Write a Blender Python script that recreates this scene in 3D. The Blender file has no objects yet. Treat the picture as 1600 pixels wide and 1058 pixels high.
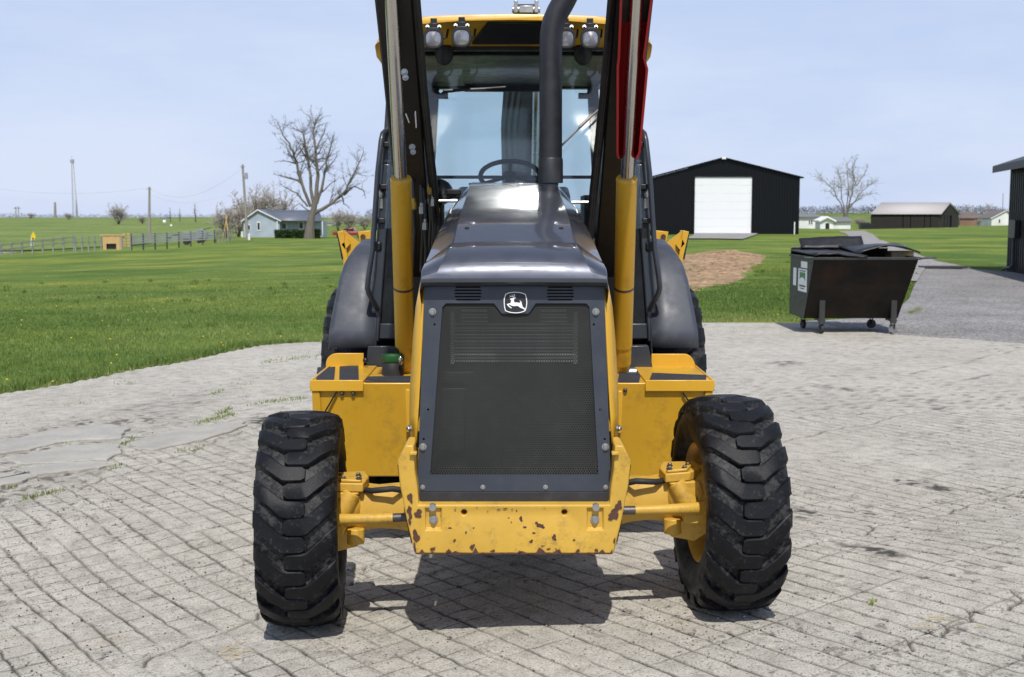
import bpy, bmesh, math, random
import numpy as np
from mathutils import Vector, Matrix, noise as mnoise
from mathutils.geometry import delaunay_2d_cdt
random.seed(7)
RNG = np.random.default_rng(11)
sc = bpy.context.scene
R = math.radians

# ---------------------------------------------------------------- camera
CAM_H, PITCH, FPX = 1.58, R(5.8), 1877.0
cam_d = bpy.data.cameras.new('camera'); cam = bpy.data.objects.new('camera', cam_d)
sc.collection.objects.link(cam); sc.camera = cam
cam.location = (0, 0, CAM_H); cam.rotation_euler = (math.pi/2 - PITCH, 0, 0)
cam_d.sensor_width = 36.0; cam_d.lens = FPX/1600*36.0
cam_d.clip_start = 0.05; cam_d.clip_end = 8000
cam_d.dof.use_dof = True; cam_d.dof.focus_distance = 4.7; cam_d.dof.aperture_fstop = 8.0
# ---------------------------------------------------------------- sky, sun, exposure
SUN = Vector((0.035, -0.70, 1.0)).normalized()          # direction towards the sun
sun_el = math.asin(SUN.z); sun_az = math.atan2(SUN.x, SUN.y)
w = bpy.data.worlds.new('World'); sc.world = w; w.use_nodes = True
nt = w.node_tree; bg = nt.nodes['Background']
sky = nt.nodes.new('ShaderNodeTexSky'); sky.sky_type = 'NISHITA'; sky.sun_disc = False
sky.sun_elevation = sun_el; sky.sun_rotation = sun_az
sky.altitude = 200; sky.air_density = 1.0; sky.dust_density = 0.6; sky.ozone_density = 1.5
# thin milky haze over the whole sky, thickest low down, the same in every direction
tcw = nt.nodes.new('ShaderNodeTexCoord'); sx = nt.nodes.new('ShaderNodeSeparateXYZ'); nt.links.new(tcw.outputs['Generated'], sx.inputs[0])
hz = nt.nodes.new('ShaderNodeMapRange'); hz.inputs[1].default_value = 0.0; hz.inputs[2].default_value = 0.9; hz.inputs[3].default_value = 0.93; hz.inputs[4].default_value = 0.15
nt.links.new(sx.outputs[2], hz.inputs[0])
mpw = nt.nodes.new('ShaderNodeMapping'); mpw.inputs['Scale'].default_value = (2.2, 2.2, 9.0); nt.links.new(tcw.outputs['Generated'], mpw.inputs[0])
cnw = nt.nodes.new('ShaderNodeTexNoise'); cnw.inputs['Scale'].default_value = 1.3; cnw.inputs['Detail'].default_value = 5; cnw.inputs['Roughness'].default_value = 0.6; nt.links.new(mpw.outputs[0], cnw.inputs['Vector'])
crw = nt.nodes.new('ShaderNodeValToRGB'); crw.color_ramp.elements[0].position = 0.36; crw.color_ramp.elements[0].color = (4.75, 5.60, 7.75, 1); crw.color_ramp.elements[1].position = 0.66; crw.color_ramp.elements[1].color = (5.75, 6.40, 8.15, 1); nt.links.new(cnw.outputs[0], crw.inputs[0])
mxw = nt.nodes.new('ShaderNodeMix'); mxw.data_type = 'RGBA'; nt.links.new(hz.outputs[0], mxw.inputs[0]); nt.links.new(sky.outputs[0], mxw.inputs[6]); mxw.inputs[7].default_value = (5.15, 5.90, 7.95, 1)
nt.links.new(mxw.outputs[2], bg.inputs[0]); nt.links.new(crw.outputs[0], mxw.inputs[7]); bg.inputs[1].default_value = 0.12
sd = bpy.data.lights.new('sun', 'SUN'); sd.energy = 4.2; sd.angle = R(0.53); sd.color = (1.0, 0.955, 0.89)
so = bpy.data.objects.new('sun', sd); sc.collection.objects.link(so)
so.rotation_euler = (-SUN).to_track_quat('-Z', 'Y').to_euler()
sc.view_settings.view_transform = 'Standard'; sc.view_settings.look = 'None'
sc.view_settings.exposure = 0.0; sc.view_settings.gamma = 1.0
sc.render.engine = 'CYCLES'
sc.cycles.use_denoising = True
sc.cycles.max_bounces = 8; sc.cycles.transparent_max_bounces = 16
sc.cycles.caustics_reflective = True; sc.cycles.sample_clamp_indirect = 20.0
# ---------------------------------------------------------------- helpers
def at(u, v, Y):
    "world point seen at photo pixel (u, v) at distance Y along the view axis on the ground plan"
    xc = (u-800)/FPX; yc = -(v-529)/FPX
    c, s = math.cos(PITCH), math.sin(PITCH)
    k = Y/(c + yc*s)
    return Vector((xc*k, Y, CAM_H + (-s + yc*c)*k))
def atg(u, v, z=0.0):
    xc = (u-800)/FPX; yc = -(v-529)/FPX
    c, s = math.cos(PITCH), math.sin(PITCH)
    k = (z-CAM_H)/(-s + yc*c)
    return (xc*k, (c + yc*s)*k)
WL = {}
class MB:
    def __init__(self): self.v = []; self.f = []
    def add(self, vs, fs):
        o = len(self.v); self.v.extend([tuple(p) for p in vs]); self.f.extend([tuple(i+o for i in f) for f in fs]); return self
    def hexa(self, p):
        return self.add(p, [(0,3,2,1),(4,5,6,7),(0,1,5,4),(1,2,6,5),(2,3,7,6),(3,0,4,7)])
    def box(self, c, s, rot=None):
        x, y, z = s[0]/2, s[1]/2, s[2]/2
        p = [Vector(q) for q in ((-x,-y,-z),(x,-y,-z),(x,y,-z),(-x,y,-z),(-x,-y,z),(x,-y,z),(x,y,z),(-x,y,z))]
        if rot is not None: p = [rot @ q for q in p]
        return self.hexa([q + Vector(c) for q in p])
    def bar(self, a, b, wx, wz, up=(0,0,1)):
        a, b = Vector(a), Vector(b); d = (b-a).normalized(); s = d.cross(Vector(up))
        if s.length < 1e-4: s = d.cross(Vector((1,0,0)))
        s.normalize(); t = s.cross(d)
        p = []
        for e in (a, b):
            p += [e - s*wx/2 - t*wz/2, e + s*wx/2 - t*wz/2, e + s*wx/2 + t*wz/2, e - s*wx/2 + t*wz/2]
        return self.hexa(p)
    def prism(self, poly, off):
        "polygon of 3-D points extruded by vector off"
        n = len(poly); off = Vector(off); P = [Vector(q) for q in poly]
        fs = [tuple(range(n)), tuple(range(2*n-1, n-1, -1))]
        fs += [(i, n+i, n+(i+1) % n, (i+1) % n) for i in range(n)]
        return self.add(P + [q+off for q in P], fs)
    def tube(self, pts, r, n=10, cap=True):
        P = [Vector(p) for p in pts]; m = len(P)
        rs = r if isinstance(r, (list, tuple)) else [r]*m
        d = (P[1]-P[0]).normalized(); a = d.cross(Vector((0,0,1)))
        if a.length < 1e-3: a = d.cross(Vector((0,1,0)))
        a.normalize(); vs = []; fs = []
        for i in range(m):
            if 0 < i < m-1: d = ((P[i+1]-P[i]).normalized() + (P[i]-P[i-1]).normalized())
            elif i: d = P[i]-P[i-1]
            if d.length < 1e-9: d = P[1]-P[0]
            d = d.normalized(); a = a - d*a.dot(d)
            if a.length < 1e-6: a = d.orthogonal()
            a.normalize(); b = d.cross(a)
            for k in range(n):
                t = 2*math.pi*k/n; vs.append(P[i] + (a*math.cos(t) + b*math.sin(t))*rs[i])
        for i in range(m-1):
            for k in range(n):
                fs.append((i*n+k, i*n+(k+1) % n, (i+1)*n+(k+1) % n, (i+1)*n+k))
        if cap: fs += [tuple(range(n-1, -1, -1)), tuple(range((m-1)*n, m*n))]
        return self.add(vs, fs)
    def cyl(self, a, b, r, n=16): return self.tube([a, b], r, n)
    def lathe(self, prof, o, axis=(1,0,0), n=32, closed=False):
        ax = Vector(axis).normalized(); u = ax.orthogonal().normalized(); v = ax.cross(u); o = Vector(o)
        m = len(prof); vs = []; fs = []
        for (h, r) in prof:
            for k in range(n):
                t = 2*math.pi*k/n; vs.append(o + ax*h + (u*math.cos(t) + v*math.sin(t))*r)
        for i in range(m if closed else m-1):
            j = (i+1) % m
            for k in range(n): fs.append((i*n+k, i*n+(k+1) % n, j*n+(k+1) % n, j*n+k))
        return self.add(vs, fs)
    def bolt(self, p, d, r=0.012, h=0.01, washer=True):
        p, d = Vector(p), Vector(d).normalized()
        if washer: self.tube([p, p+d*0.003], r*1.45, 14); p = p + d*0.003
        self.tube([p, p+d*h*0.8, p+d*h], [r, r, r*0.82], 6); return self
    def ball(self, c, rx, ry=None, rz=None, n=12, m=8):
        ry = ry or rx; rz = rz or rx; c = Vector(c); vs = []; fs = []
        for i in range(m+1):
            p = math.pi*i/m
            for k in range(n):
                t = 2*math.pi*k/n
                vs.append(c + Vector((rx*math.sin(p)*math.cos(t), ry*math.sin(p)*math.sin(t), rz*math.cos(p))))
        for i in range(m):
            for k in range(n): fs.append((i*n+k, (i+1)*n+k, (i+1)*n+(k+1) % n, i*n+(k+1) % n))
        return self.add(vs, fs)
    def rows(self, rows, close=False):
        "loft of rows of points"
        m = len(rows[0]); vs = [p for r in rows for p in r]; fs = []
        for i in range(len(rows)-1):
            for k in range(m if close else m-1):
                fs.append((i*m+k, i*m+(k+1) % m, (i+1)*m+(k+1) % m, (i+1)*m+k))
        return self.add(vs, fs)
    def build(self, name, mat, parent=None, smooth=35, bevel=0, seg=2, org=None, fix=True, thick=0):
        me = bpy.data.meshes.new(name)
        V = np.array(self.v, dtype=float)
        if org is None:
            lo, hi = V.min(0), V.max(0); org = Vector(((lo[0]+hi[0])/2, (lo[1]+hi[1])/2, lo[2]))
        org = Vector(org)
        me.from_pydata([tuple(q) for q in (V - np.array(org))], [], self.f); me.update()
        if fix:
            bm = bmesh.new(); bm.from_mesh(me); bmesh.ops.remove_doubles(bm, verts=bm.verts, dist=1e-5)
            bmesh.ops.recalc_face_normals(bm, faces=bm.faces); bm.to_mesh(me); bm.free()
        if smooth: me.shade_smooth(); me.set_sharp_from_angle(angle=R(smooth))
        return link(name, me, mat, parent, org, bevel, seg, thick)
def link(name, me, mat, parent=None, org=(0,0,0), bevel=0, seg=2, thick=0):
    o = bpy.data.objects.new(name, me); sc.collection.objects.link(o)
    if mat is not None: me.materials.append(mat)
    org = Vector(org); WL[o] = org.copy()
    if parent is not None:
        o.parent = parent; o.location = org - WL[parent]
    else: o.location = org
    if thick:
        md = o.modifiers.new('solid', 'SOLIDIFY'); md.thickness = thick; md.offset = 0
    if bevel:
        md = o.modifiers.new('bevel', 'BEVEL'); md.width = bevel; md.segments = seg; md.limit_method = 'ANGLE'; md.angle_limit = R(40)
    return o
def empty(name, loc, parent=None):
    o = bpy.data.objects.new(name, None); sc.collection.objects.link(o); o.empty_display_size = 0.2
    WL[o] = Vector(loc)
    if parent is not None: o.parent = parent; o.location = Vector(loc) - WL[parent]
    else: o.location = loc
    return o
def tag(o, label=None, cat=None, group=None, kind=None):
    if label: o['label'] = label
    if cat: o['category'] = cat
    if group: o['group'] = group
    if kind: o['kind'] = kind
    return o
def cut(obj, cutters):
    "subtract cutter MBs from obj (build time only; the cutters are deleted)"
    tmp = []
    for c in cutters:
        t = c.build('cutter', None); tmp.append(t)
        md = obj.modifiers.new('cut', 'BOOLEAN'); md.operation = 'DIFFERENCE'; md.object = t; md.solver = 'EXACT'
        # keep cuts before the bevel
    names = [m.name for m in obj.modifiers if m.type == 'BEVEL']
    bv = [(m.width, m.segments) for m in obj.modifiers if m.type == 'BEVEL']
    for n_ in names: obj.modifiers.remove(obj.modifiers[n_])
    bpy.context.view_layer.update()
    dg = bpy.context.evaluated_depsgraph_get()
    me = bpy.data.meshes.new_from_object(obj.evaluated_get(dg))
    mats = [m for m in obj.data.materials]
    obj.modifiers.clear(); obj.data = me
    me.materials.clear()
    for m in mats: me.materials.append(m)
    for t in tmp: WL.pop(t, None); bpy.data.objects.remove(t)
    for (wd, sg) in bv:
        md = obj.modifiers.new('bevel', 'BEVEL'); md.width = wd; md.segments = sg; md.limit_method = 'ANGLE'; md.angle_limit = R(40)
def copy_tree(o, parent=None):
    c = o.copy(); sc.collection.objects.link(c); c.parent = parent
    for ch in list(o.children): copy_tree(ch, c)
    return c
def pip(px, py, poly):
    "points in polygon, vectorised"
    inside = np.zeros(px.shape, bool); n = len(poly)
    for i in range(n):
        x1, y1 = poly[i]; x2, y2 = poly[(i+1) % n]
        if y1 == y2: continue
        c = ((y1 > py) != (y2 > py)) & (px < (x2-x1)*(py-y1)/(y2-y1) + x1)
        inside ^= c
    return inside
def lat(x, y, seed=0):
    xi = np.floor(x).astype(np.int64); yi = np.floor(y).astype(np.int64); fx = x-xi; fy = y-yi
    fx = fx*fx*(3-2*fx); fy = fy*fy*(3-2*fy)
    def h(a, b):
        n = (a*374761393 + b*668265263 + seed*974711) & 0xffffffff
        n = ((n ^ (n >> 13))*1274126177) & 0xffffffff
        return ((n ^ (n >> 16)) & 0xffff)/65535.0
    return (h(xi, yi)*(1-fx)+h(xi+1, yi)*fx)*(1-fy) + (h(xi, yi+1)*(1-fx)+h(xi+1, yi+1)*fx)*fy
def fbm(x, y, f, seed=0, o=3):
    s = 0; a = 0.5; t = 0
    for k in range(o):
        s = s + a*lat(x*f, y*f, seed+k); t += a; a *= 0.5; f *= 2.03
    return s/t
def sstep(a, b, x):
    t = np.clip((x-a)/(b-a), 0, 1); return t*t*(3-2*t)

# ---------------------------------------------------------------- materials
def nodes(name):
    m = bpy.data.materials.new(name); m.use_nodes = True
    t = m.node_tree; b = t.nodes['Principled BSDF']; return m, t, b
def N(t, typ, **kw):
    n = t.nodes.new(typ)
    for k, v in kw.items(): setattr(n, k, v)
    return n
def L(t, a, b): t.links.new(a, b)
def noise_n(t, scale, detail=4, rough=0.55, coord='Object', vec=None, stretch=None):
    n = N(t, 'ShaderNodeTexNoise'); n.inputs['Scale'].default_value = scale
    n.inputs['Detail'].default_value = detail; n.inputs['Roughness'].default_value = rough
    if vec is None: vec = N(t, 'ShaderNodeTexCoord').outputs[coord]
    if stretch is not None:
        mp = N(t, 'ShaderNodeMapping'); mp.inputs['Scale'].default_value = stretch; L(t, vec, mp.inputs[0]); vec = mp.outputs[0]
    L(t, vec, n.inputs['Vector']); return n
def ramp(t, src, stops):
    r = N(t, 'ShaderNodeValToRGB'); el = r.color_ramp.elements
    while len(el) < len(stops): el.new(0.5)
    for e, (p, c) in zip(el, stops):
        e.position = p; e.color = (*c, 1) if len(c) == 3 else c
    L(t, src, r.inputs[0]); return r
def mixc(t, fac, a, b, blend='MIX'):
    n = N(t, 'ShaderNodeMix', data_type='RGBA', blend_type=blend)
    if isinstance(fac, (int, float)): n.inputs[0].default_value = fac
    else: L(t, fac, n.inputs[0])
    for i, q in ((6, a), (7, b)):
        if isinstance(q, tuple): n.inputs[i].default_value = (*q, 1) if len(q) == 3 else q
        else: L(t, q, n.inputs[i])
    return n.outputs[2]
def bump(t, b, src, dist=0.01, strength=0.5):
    n = N(t, 'ShaderNodeBump'); n.inputs['Distance'].default_value = dist; n.inputs['Strength'].default_value = strength
    L(t, src, n.inputs['Height']); L(t, n.outputs[0], b.inputs['Normal']); return n
def paint(name, col, rough=0.4, metal=0.0, var=0.12, scale=3.0, dust=0.0, dustcol=(0.35,0.31,0.25), coat=0.0, bmp=0.0, bscale=200, spec=0.5, coatr=0.05, grime=0.0):
    m, t, b = nodes(name)
    n1 = noise_n(t, scale, 5)
    lo = tuple(c*(1-var) for c in col); hi = tuple(min(1, c*(1+var)) for c in col)
    c = ramp(t, n1.outputs[0], [(0.3, lo), (0.7, hi)]).outputs[0]
    if dust:
        n2 = noise_n(t, scale*4.3, 8, 0.7)
        f = ramp(t, n2.outputs[0], [(0.5, (0,0,0)), (0.75, (dust,)*3)]).outputs[0]
        c = mixc(t, f, c, dustcol)
    L(t, c, b.inputs['Base Color'])
    n3 = noise_n(t, scale*6, 4)
    rr = ramp(t, n3.outputs[0], [(0.3, (max(0, rough-0.08),)*3), (0.7, (min(1, rough+0.1),)*3)]).outputs[0]
    L(t, rr, b.inputs['Roughness'])
    b.inputs['Metallic'].default_value = metal; b.inputs['Specular IOR Level'].default_value = spec
    if grime:
        n5 = noise_n(t, scale*9, 9, 0.75); n6 = noise_n(t, scale*1.7, 4)
        mu = N(t, 'ShaderNodeMath', operation='MULTIPLY'); L(t, n5.outputs[0], mu.inputs[0]); L(t, n6.outputs[0], mu.inputs[1])
        c = mixc(t, ramp(t, mu.outputs[0], [(0.27, (0,0,0)), (0.40, (grime,)*3)]).outputs[0], c, (0.16,0.10,0.035)); L(t, c, b.inputs['Base Color'])
    if coat: b.inputs['Coat Weight'].default_value = coat; b.inputs['Coat Roughness'].default_value = coatr
    if bmp:
        n4 = noise_n(t, bscale, 3); bump(t, b, n4.outputs[0], bmp, 0.25)
    return m
M = {}
M['yellow'] = paint('yellow_paint', (0.62, 0.345, 0.022), 0.38, var=0.06, dust=0.10, dustcol=(0.5,0.36,0.12), coat=0.15, coatr=0.2, grime=0.30)
M['yellow_worn'] = paint('worn_yellow_paint', (0.56, 0.335, 0.042), 0.5, var=0.09, scale=6, dust=0.3, dustcol=(0.52,0.36,0.13), bmp=0.002, bscale=60, grime=0.45)
M['slate'] = paint('slate_paint', (0.026, 0.031, 0.042), 0.38, var=0.12, dust=0.10, dustcol=(0.12,0.12,0.12), coat=0.2, coatr=0.12)
M['hood'] = paint('hood_paint', (0.078, 0.085, 0.110), 0.36, metal=0.5, var=0.06, scale=2, coat=1.0, coatr=0.06)
M['fender'] = paint('fender_plastic', (0.046, 0.052, 0.070), 0.48, var=0.2, scale=2.2, dust=0.5, dustcol=(0.13,0.132,0.145))
M['black'] = paint('black_paint', (0.012, 0.012, 0.014), 0.42, var=0.2, dust=0.15, dustcol=(0.08,0.075,0.07))
M['rubber'] = paint('black_rubber', (0.015, 0.015, 0.016), 0.65, var=0.2, dust=0.2, dustcol=(0.1,0.095,0.09))
M['pad'] = paint('grip_pad', (0.022, 0.024, 0.032), 0.85, var=0.2, scale=8, dust=0.2, dustcol=(0.09,0.085,0.08), bmp=0.002, bscale=500)
M['chrome'] = paint('chrome_rod', (0.55, 0.53, 0.50), 0.22, metal=1.0, var=0.05)
M['steel'] = paint('zinc_steel', (0.45, 0.45, 0.44), 0.38, metal=0.85, var=0.15)
M['darksteel'] = paint('dark_steel', (0.10, 0.09, 0.085), 0.45, metal=0.6, var=0.3, scale=20)
M['red'] = paint('red_paint', (0.38, 0.012, 0.014), 0.42, var=0.12)
M['green'] = paint('green_cap', (0.02, 0.105, 0.028), 0.5, var=0.1)
M['white'] = paint('white_paint', (0.80, 0.80, 0.79), 0.5, var=0.03)
M['orange'] = paint('amber_lens', (0.75, 0.16, 0.02), 0.25, var=0.05)
M['rust'] = paint('rusty_metal', (0.085, 0.038, 0.024), 0.85, var=0.35, scale=40)
M['exhaust'] = paint('exhaust_pipe', (0.020, 0.0215, 0.029), 0.5, var=0.25, scale=5, dust=0.1, dustcol=(0.12,0.12,0.12))
M['seat'] = paint('seat_fabric', (0.05, 0.05, 0.055), 0.9, var=0.2)
M['finbar'] = paint('radiator_fin', (0.24, 0.24, 0.23), 0.5, metal=0.4, var=0.3, scale=15)
M['screen'] = paint('screen_paint', (0.025, 0.026, 0.022), 0.55, var=0.3, scale=5, dust=0.35, dustcol=(0.07,0.07,0.058))
def tyre_mat():
    m, t, b = nodes('tyre_rubber')
    g = N(t, 'ShaderNodeNewGeometry')
    n1 = noise_n(t, 14, 8, 0.75); n2 = noise_n(t, 60, 6, 0.7)
    mul = N(t, 'ShaderNodeMath', operation='MULTIPLY'); L(t, n1.outputs[0], mul.inputs[0]); L(t, n2.outputs[0], mul.inputs[1])
    a = N(t, 'ShaderNodeAttribute'); a.attribute_name = 'low'
    ad = N(t, 'ShaderNodeMath', operation='MULTIPLY_ADD'); L(t, a.outputs['Fac'], ad.inputs[0]); ad.inputs[1].default_value = 0.10; L(t, mul.outputs[0], ad.inputs[2])
    f = ramp(t, ad.outputs[0], [(0.30, (0,0,0)), (0.42, (0.55,)*3)]).outputs[0]
    c0 = ramp(t, n1.outputs[0], [(0.3, (0.0042,0.0047,0.0065)), (0.7, (0.0085,0.009,0.0115))]).outputs[0]
    c = mixc(t, f, c0, (0.085,0.082,0.078)); L(t, c, b.inputs['Base Color'])
    b.inputs['Specular IOR Level'].default_value = 0.24; b.inputs['Roughness'].default_value = 0.52
    bump(t, b, n2.outputs[0], 0.003, 0.5)
    return m
M['tyre'] = tyre_mat()
def glass_mat(name, tint, rough=0.0, ior=1.5):
    m = bpy.data.materials.new(name); m.use_nodes = True; t = m.node_tree; t.nodes.clear()
    o = N(t, 'ShaderNodeOutputMaterial'); mx = N(t, 'ShaderNodeMixShader'); tr = N(t, 'ShaderNodeBsdfTransparent'); gl = N(t, 'ShaderNodeBsdfGlossy')
    fr = N(t, 'ShaderNodeFresnel'); fr.inputs[0].default_value = ior
    mu = N(t, 'ShaderNodeMath', operation='MULTIPLY_ADD'); L(t, fr.outputs[0], mu.inputs[0]); mu.inputs[1].default_value = 1.15; mu.inputs[2].default_value = 0.012
    tr.inputs[0].default_value = (*tint, 1); gl.inputs['Roughness'].default_value = rough
    L(t, mu.outputs[0], mx.inputs[0]); L(t, tr.outputs[0], mx.inputs[1]); L(t, gl.outputs[0], mx.inputs[2]); L(t, mx.outputs[0], o.inputs[0])
    return m
M['glass'] = glass_mat('cab_glass', (0.885, 0.94, 0.945), 0.07)
M['darkglass'] = paint('dark_pane', (0.02, 0.025, 0.03), 0.08, var=0.1, spec=0.8)
M['lowglass'] = paint('mottled_pane', (0.012, 0.014, 0.016), 0.3, var=0.5, scale=12, spec=0.25)  # mottled ground reflection painted into the dark glass colour
M['lens'] = paint('lamp_lens', (0.30, 0.30, 0.33), 0.15, var=0.2, scale=30, coat=1.0, metal=0.5)
# ---------------------------------------------------------------- ground shape
TT = np.array([-0.60, -0.43, -0.30, -0.22, -0.13, 0.0, 0.17, 0.28, 0.36, 0.43, 0.60])
TY = np.array([0, 16, 40, 91, 150, 200, 260, 400, 600, 900, 1500, 3000, 6000])
TZ = np.array([
 [0, -0.05, -0.50, -1.60, -3.3, -4.9, -4.5, -1.6, 0.5, 0.5, -6, -20, -60],
 [0, -0.05, -0.45, -1.50, -3.1, -4.7, -4.3, -1.5, 0.6, 0.8, -5, -20, -60],
 [0, -0.05, -0.35, -1.15, -2.45, -3.6, -3.8, -1.5, 0.5, 0.9, -4, -20, -60],
 [0, -0.03, -0.25, -0.80, -1.65, -1.9, -2.6, -1.6, 0.2, 0.9, -4, -20, -60],
 [0, -0.02, -0.20, -0.65, -1.40, -1.8, -2.2, -1.6, -0.2, 0.9, -2, -20, -60],
 [0, 0.00, 0.00, -0.10, -0.40, -0.9, -1.5, -1.6, -0.5, 1.2, 0, -20, -60],
 [0, 0.02, 0.12, 0.32, 0.30, 0.0, -0.6, -1.4, 0.0, 3.0, 5, -20, -60],
 [0, 0.02, 0.10, 0.25, 0.00, -0.5, -1.2, -1.8, 0.0, 3.5, 6, -20, -60],
 [0, 0.02, 0.08, 0.15, -0.10, -0.4, -0.7, -1.2, 0.5, 3.5, 6, -20, -60],
 [0, 0.02, 0.05, 0.10, -0.10, -0.3, -0.45, -0.6, 0.8, 3.0, 5, -20, -60],
 [0, 0.02, 0.05, 0.10, -0.10, -0.3, -0.45, -0.6, 0.8, 3.0, 5, -20, -60]], float)
def gz(x, y):
    "height of the land (numpy arrays or floats)"
    x = np.asarray(x, float); y = np.asarray(y, float)
    t = np.clip(x/np.maximum(y, 3.0), TT[0]+1e-6, TT[-1]-1e-6); yy = np.clip(y, 0, TY[-1]-1)
    i = np.clip(np.searchsorted(TT, t)-1, 0, len(TT)-2); j = np.clip(np.searchsorted(TY, yy, side='right')-1, 0, len(TY)-2)
    a = (t-TT[i])/(TT[i+1]-TT[i]); b = (yy-TY[j])/(TY[j+1]-TY[j])
    a = a*a*(3-2*a)
    z = (TZ[i, j]*(1-a)+TZ[i+1, j]*a)*(1-b) + (TZ[i, j+1]*(1-a)+TZ[i+1, j+1]*a)*b
    z = z + 0.038*np.clip(x, -2.5, 2.5)*(1-sstep(5.2, 6.4, y))*sstep(-3, 0, y)
    return z - 0.03
def gzf(x, y): return float(gz(x, y))
_KY = np.geomspace(1.5, 5000, 4000)
def on(u, v):
    "photo pixel -> first point of the land along that sight line"
    d = at(u, v, 1.0) - Vector((0, 0, CAM_H))
    z = CAM_H + d.z*_KY; h = gz(d.x*_KY, _KY); i = int(np.argmax(z < h))
    if i == 0: return atg(u, max(v, 345), 0.0)
    a, b = _KY[i-1], _KY[i]; fa, fb = z[i-1]-h[i-1], z[i]-h[i]; y = a+(b-a)*fa/(fa-fb)
    return d.x*y, y

def ground_mat():
    m, t, b = nodes('grass_land')
    n1 = noise_n(t, 0.5, 6, 0.6); n2 = noise_n(t, 9, 6, 0.7); n3 = noise_n(t, 0.16, 5, .6, stretch=(.6, 1, 1))
    c = ramp(t, n1.outputs[0], [(0.30, (0.100,0.160,0.030)), (0.52, (0.150,0.215,0.045)), (0.75, (0.215,0.255,0.070))]).outputs[0]
    c2 = ramp(t, n2.outputs[0], [(0.3, (0.5,0.5,0.5)), (0.7, (1.35,1.3,1.1))]).outputs[0]
    c = mixc(t, 1.0, c, c2, 'MULTIPLY')
    c3 = ramp(t, n3.outputs[0], [(0.38, (0.60,0.74,0.64)), (0.50, (0.95,1.0,0.95)), (0.62, (1.5,1.27,1.05))]).outputs[0]
    c = mixc(t, 1.0, c, c3, 'MULTIPLY')
    L(t, c, b.inputs['Base Color']); b.inputs['Roughness'].default_value = 0.9; b.inputs['Specular IOR Level'].default_value = 0.15
    bump(t, b, n2.outputs[0], 0.08, 0.8)
    return m
M['land'] = ground_mat()
def np_mesh(name, V, F, mat, parent=None, attrs=None, smooth=True):
    me = bpy.data.meshes.new(name); V = np.ascontiguousarray(V, dtype=np.float32); F = np.ascontiguousarray(F, dtype=np.int32)
    nv, nf, k = len(V), len(F), F.shape[1]
    me.vertices.add(nv); me.vertices.foreach_set('co', V.ravel())
    me.loops.add(nf*k); me.loops.foreach_set('vertex_index', F.ravel())
    me.polygons.add(nf); me.polygons.foreach_set('loop_start', np.arange(0, nf*k, k, dtype=np.int32))
    if attrs:
        for an, arr in attrs.items():
            at_ = me.attributes.new(an, 'FLOAT', 'POINT'); at_.data.foreach_set('value', np.ascontiguousarray(arr, dtype=np.float32).ravel())
    me.update(calc_edges=True)
    if smooth: me.shade_smooth()
    return link(name, me, mat, parent)
def grid_faces(nx, ny):
    i = np.arange(nx-1)[None, :]; j = np.arange(ny-1)[:, None]; a = (j*nx+i).ravel()
    return np.stack([a, a+1, a+nx+1, a+nx], 1)
xs = np.concatenate([-np.geomspace(5000, 42, 60), np.arange(-40, 40.1, 1.0), np.geomspace(42, 5000, 60)])
ys = np.concatenate([-np.geomspace(600, 12, 12), np.arange(-10, 70, 1.0), np.geomspace(70, 5800, 130)])
X, Y = np.meshgrid(xs, ys)
Z = gz(X, Y) + (fbm(X, Y, 0.12, 3)-0.5)*0.16*sstep(16, 40, Y)+(fbm(X, Y, 0.035, 4, 2)-0.5)*0.9*sstep(30, 70, Y)*sstep(2, -12, X)
PADMASK = None
tag(np_mesh('ground', np.stack([X.ravel(), Y.ravel(), Z.ravel()], 1), grid_faces(len(xs), len(ys)), M['land']), kind='structure')
def gtop(x, y): return gz(x, y) + (fbm(np.asarray(x, float), np.asarray(y, float), 0.12, 3)-0.5)*0.16*sstep(16, 40, np.asarray(y, float))+(fbm(np.asarray(x, float), np.asarray(y, float), 0.035, 4, 2)-0.5)*0.9*sstep(30, 70, np.asarray(y, float))*sstep(2, -12, np.asarray(x, float))
def gt(x, y): return float(gtop(x, y))

def sheet(name, poly, off, mat, step=1.0, kind='structure', zf=None, parent=None, drop=0.0):
    "flat sheet lying on the land inside polygon (x, y)"
    P = []
    n = len(poly)
    for i in range(n):
        a, b = np.array(poly[i]), np.array(poly[(i+1) % n]); k = max(1, int(np.hypot(*(b-a))/step))
        for q in range(k): P.append(tuple(a+(b-a)*q/k))
    ne = len(P); edges = [(i, (i+1) % ne) for i in range(ne)]
    A = np.array(P); x0, y0 = A.min(0); x1, y1 = A.max(0)
    gx, gy = np.meshgrid(np.arange(x0+step/2, x1, step), np.arange(y0+step/2, y1, step))
    gx = gx.ravel()+RNG.uniform(-.2, .2, gx.size)*step; gy = gy.ravel()+RNG.uniform(-.2, .2, gy.size)*step
    ins = pip(gx, gy, P)
    pts = [Vector(p) for p in P] + [Vector((a, b)) for a, b in zip(gx[ins], gy[ins])]
    v, e, f, *_ = delaunay_2d_cdt(pts, edges, [], 1, 1e-4)
    V = np.array([(p.x, p.y) for p in v]); z = gtop(V[:, 0], V[:, 1]) + off
    if zf is not None: z = z + zf(V[:, 0], V[:, 1])
    o = np_mesh(name, np.column_stack([V, z]), np.array([tuple(q) for q in f if len(q) == 3]), mat, parent)
    if kind: tag(o, kind=kind)
    return o
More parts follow.
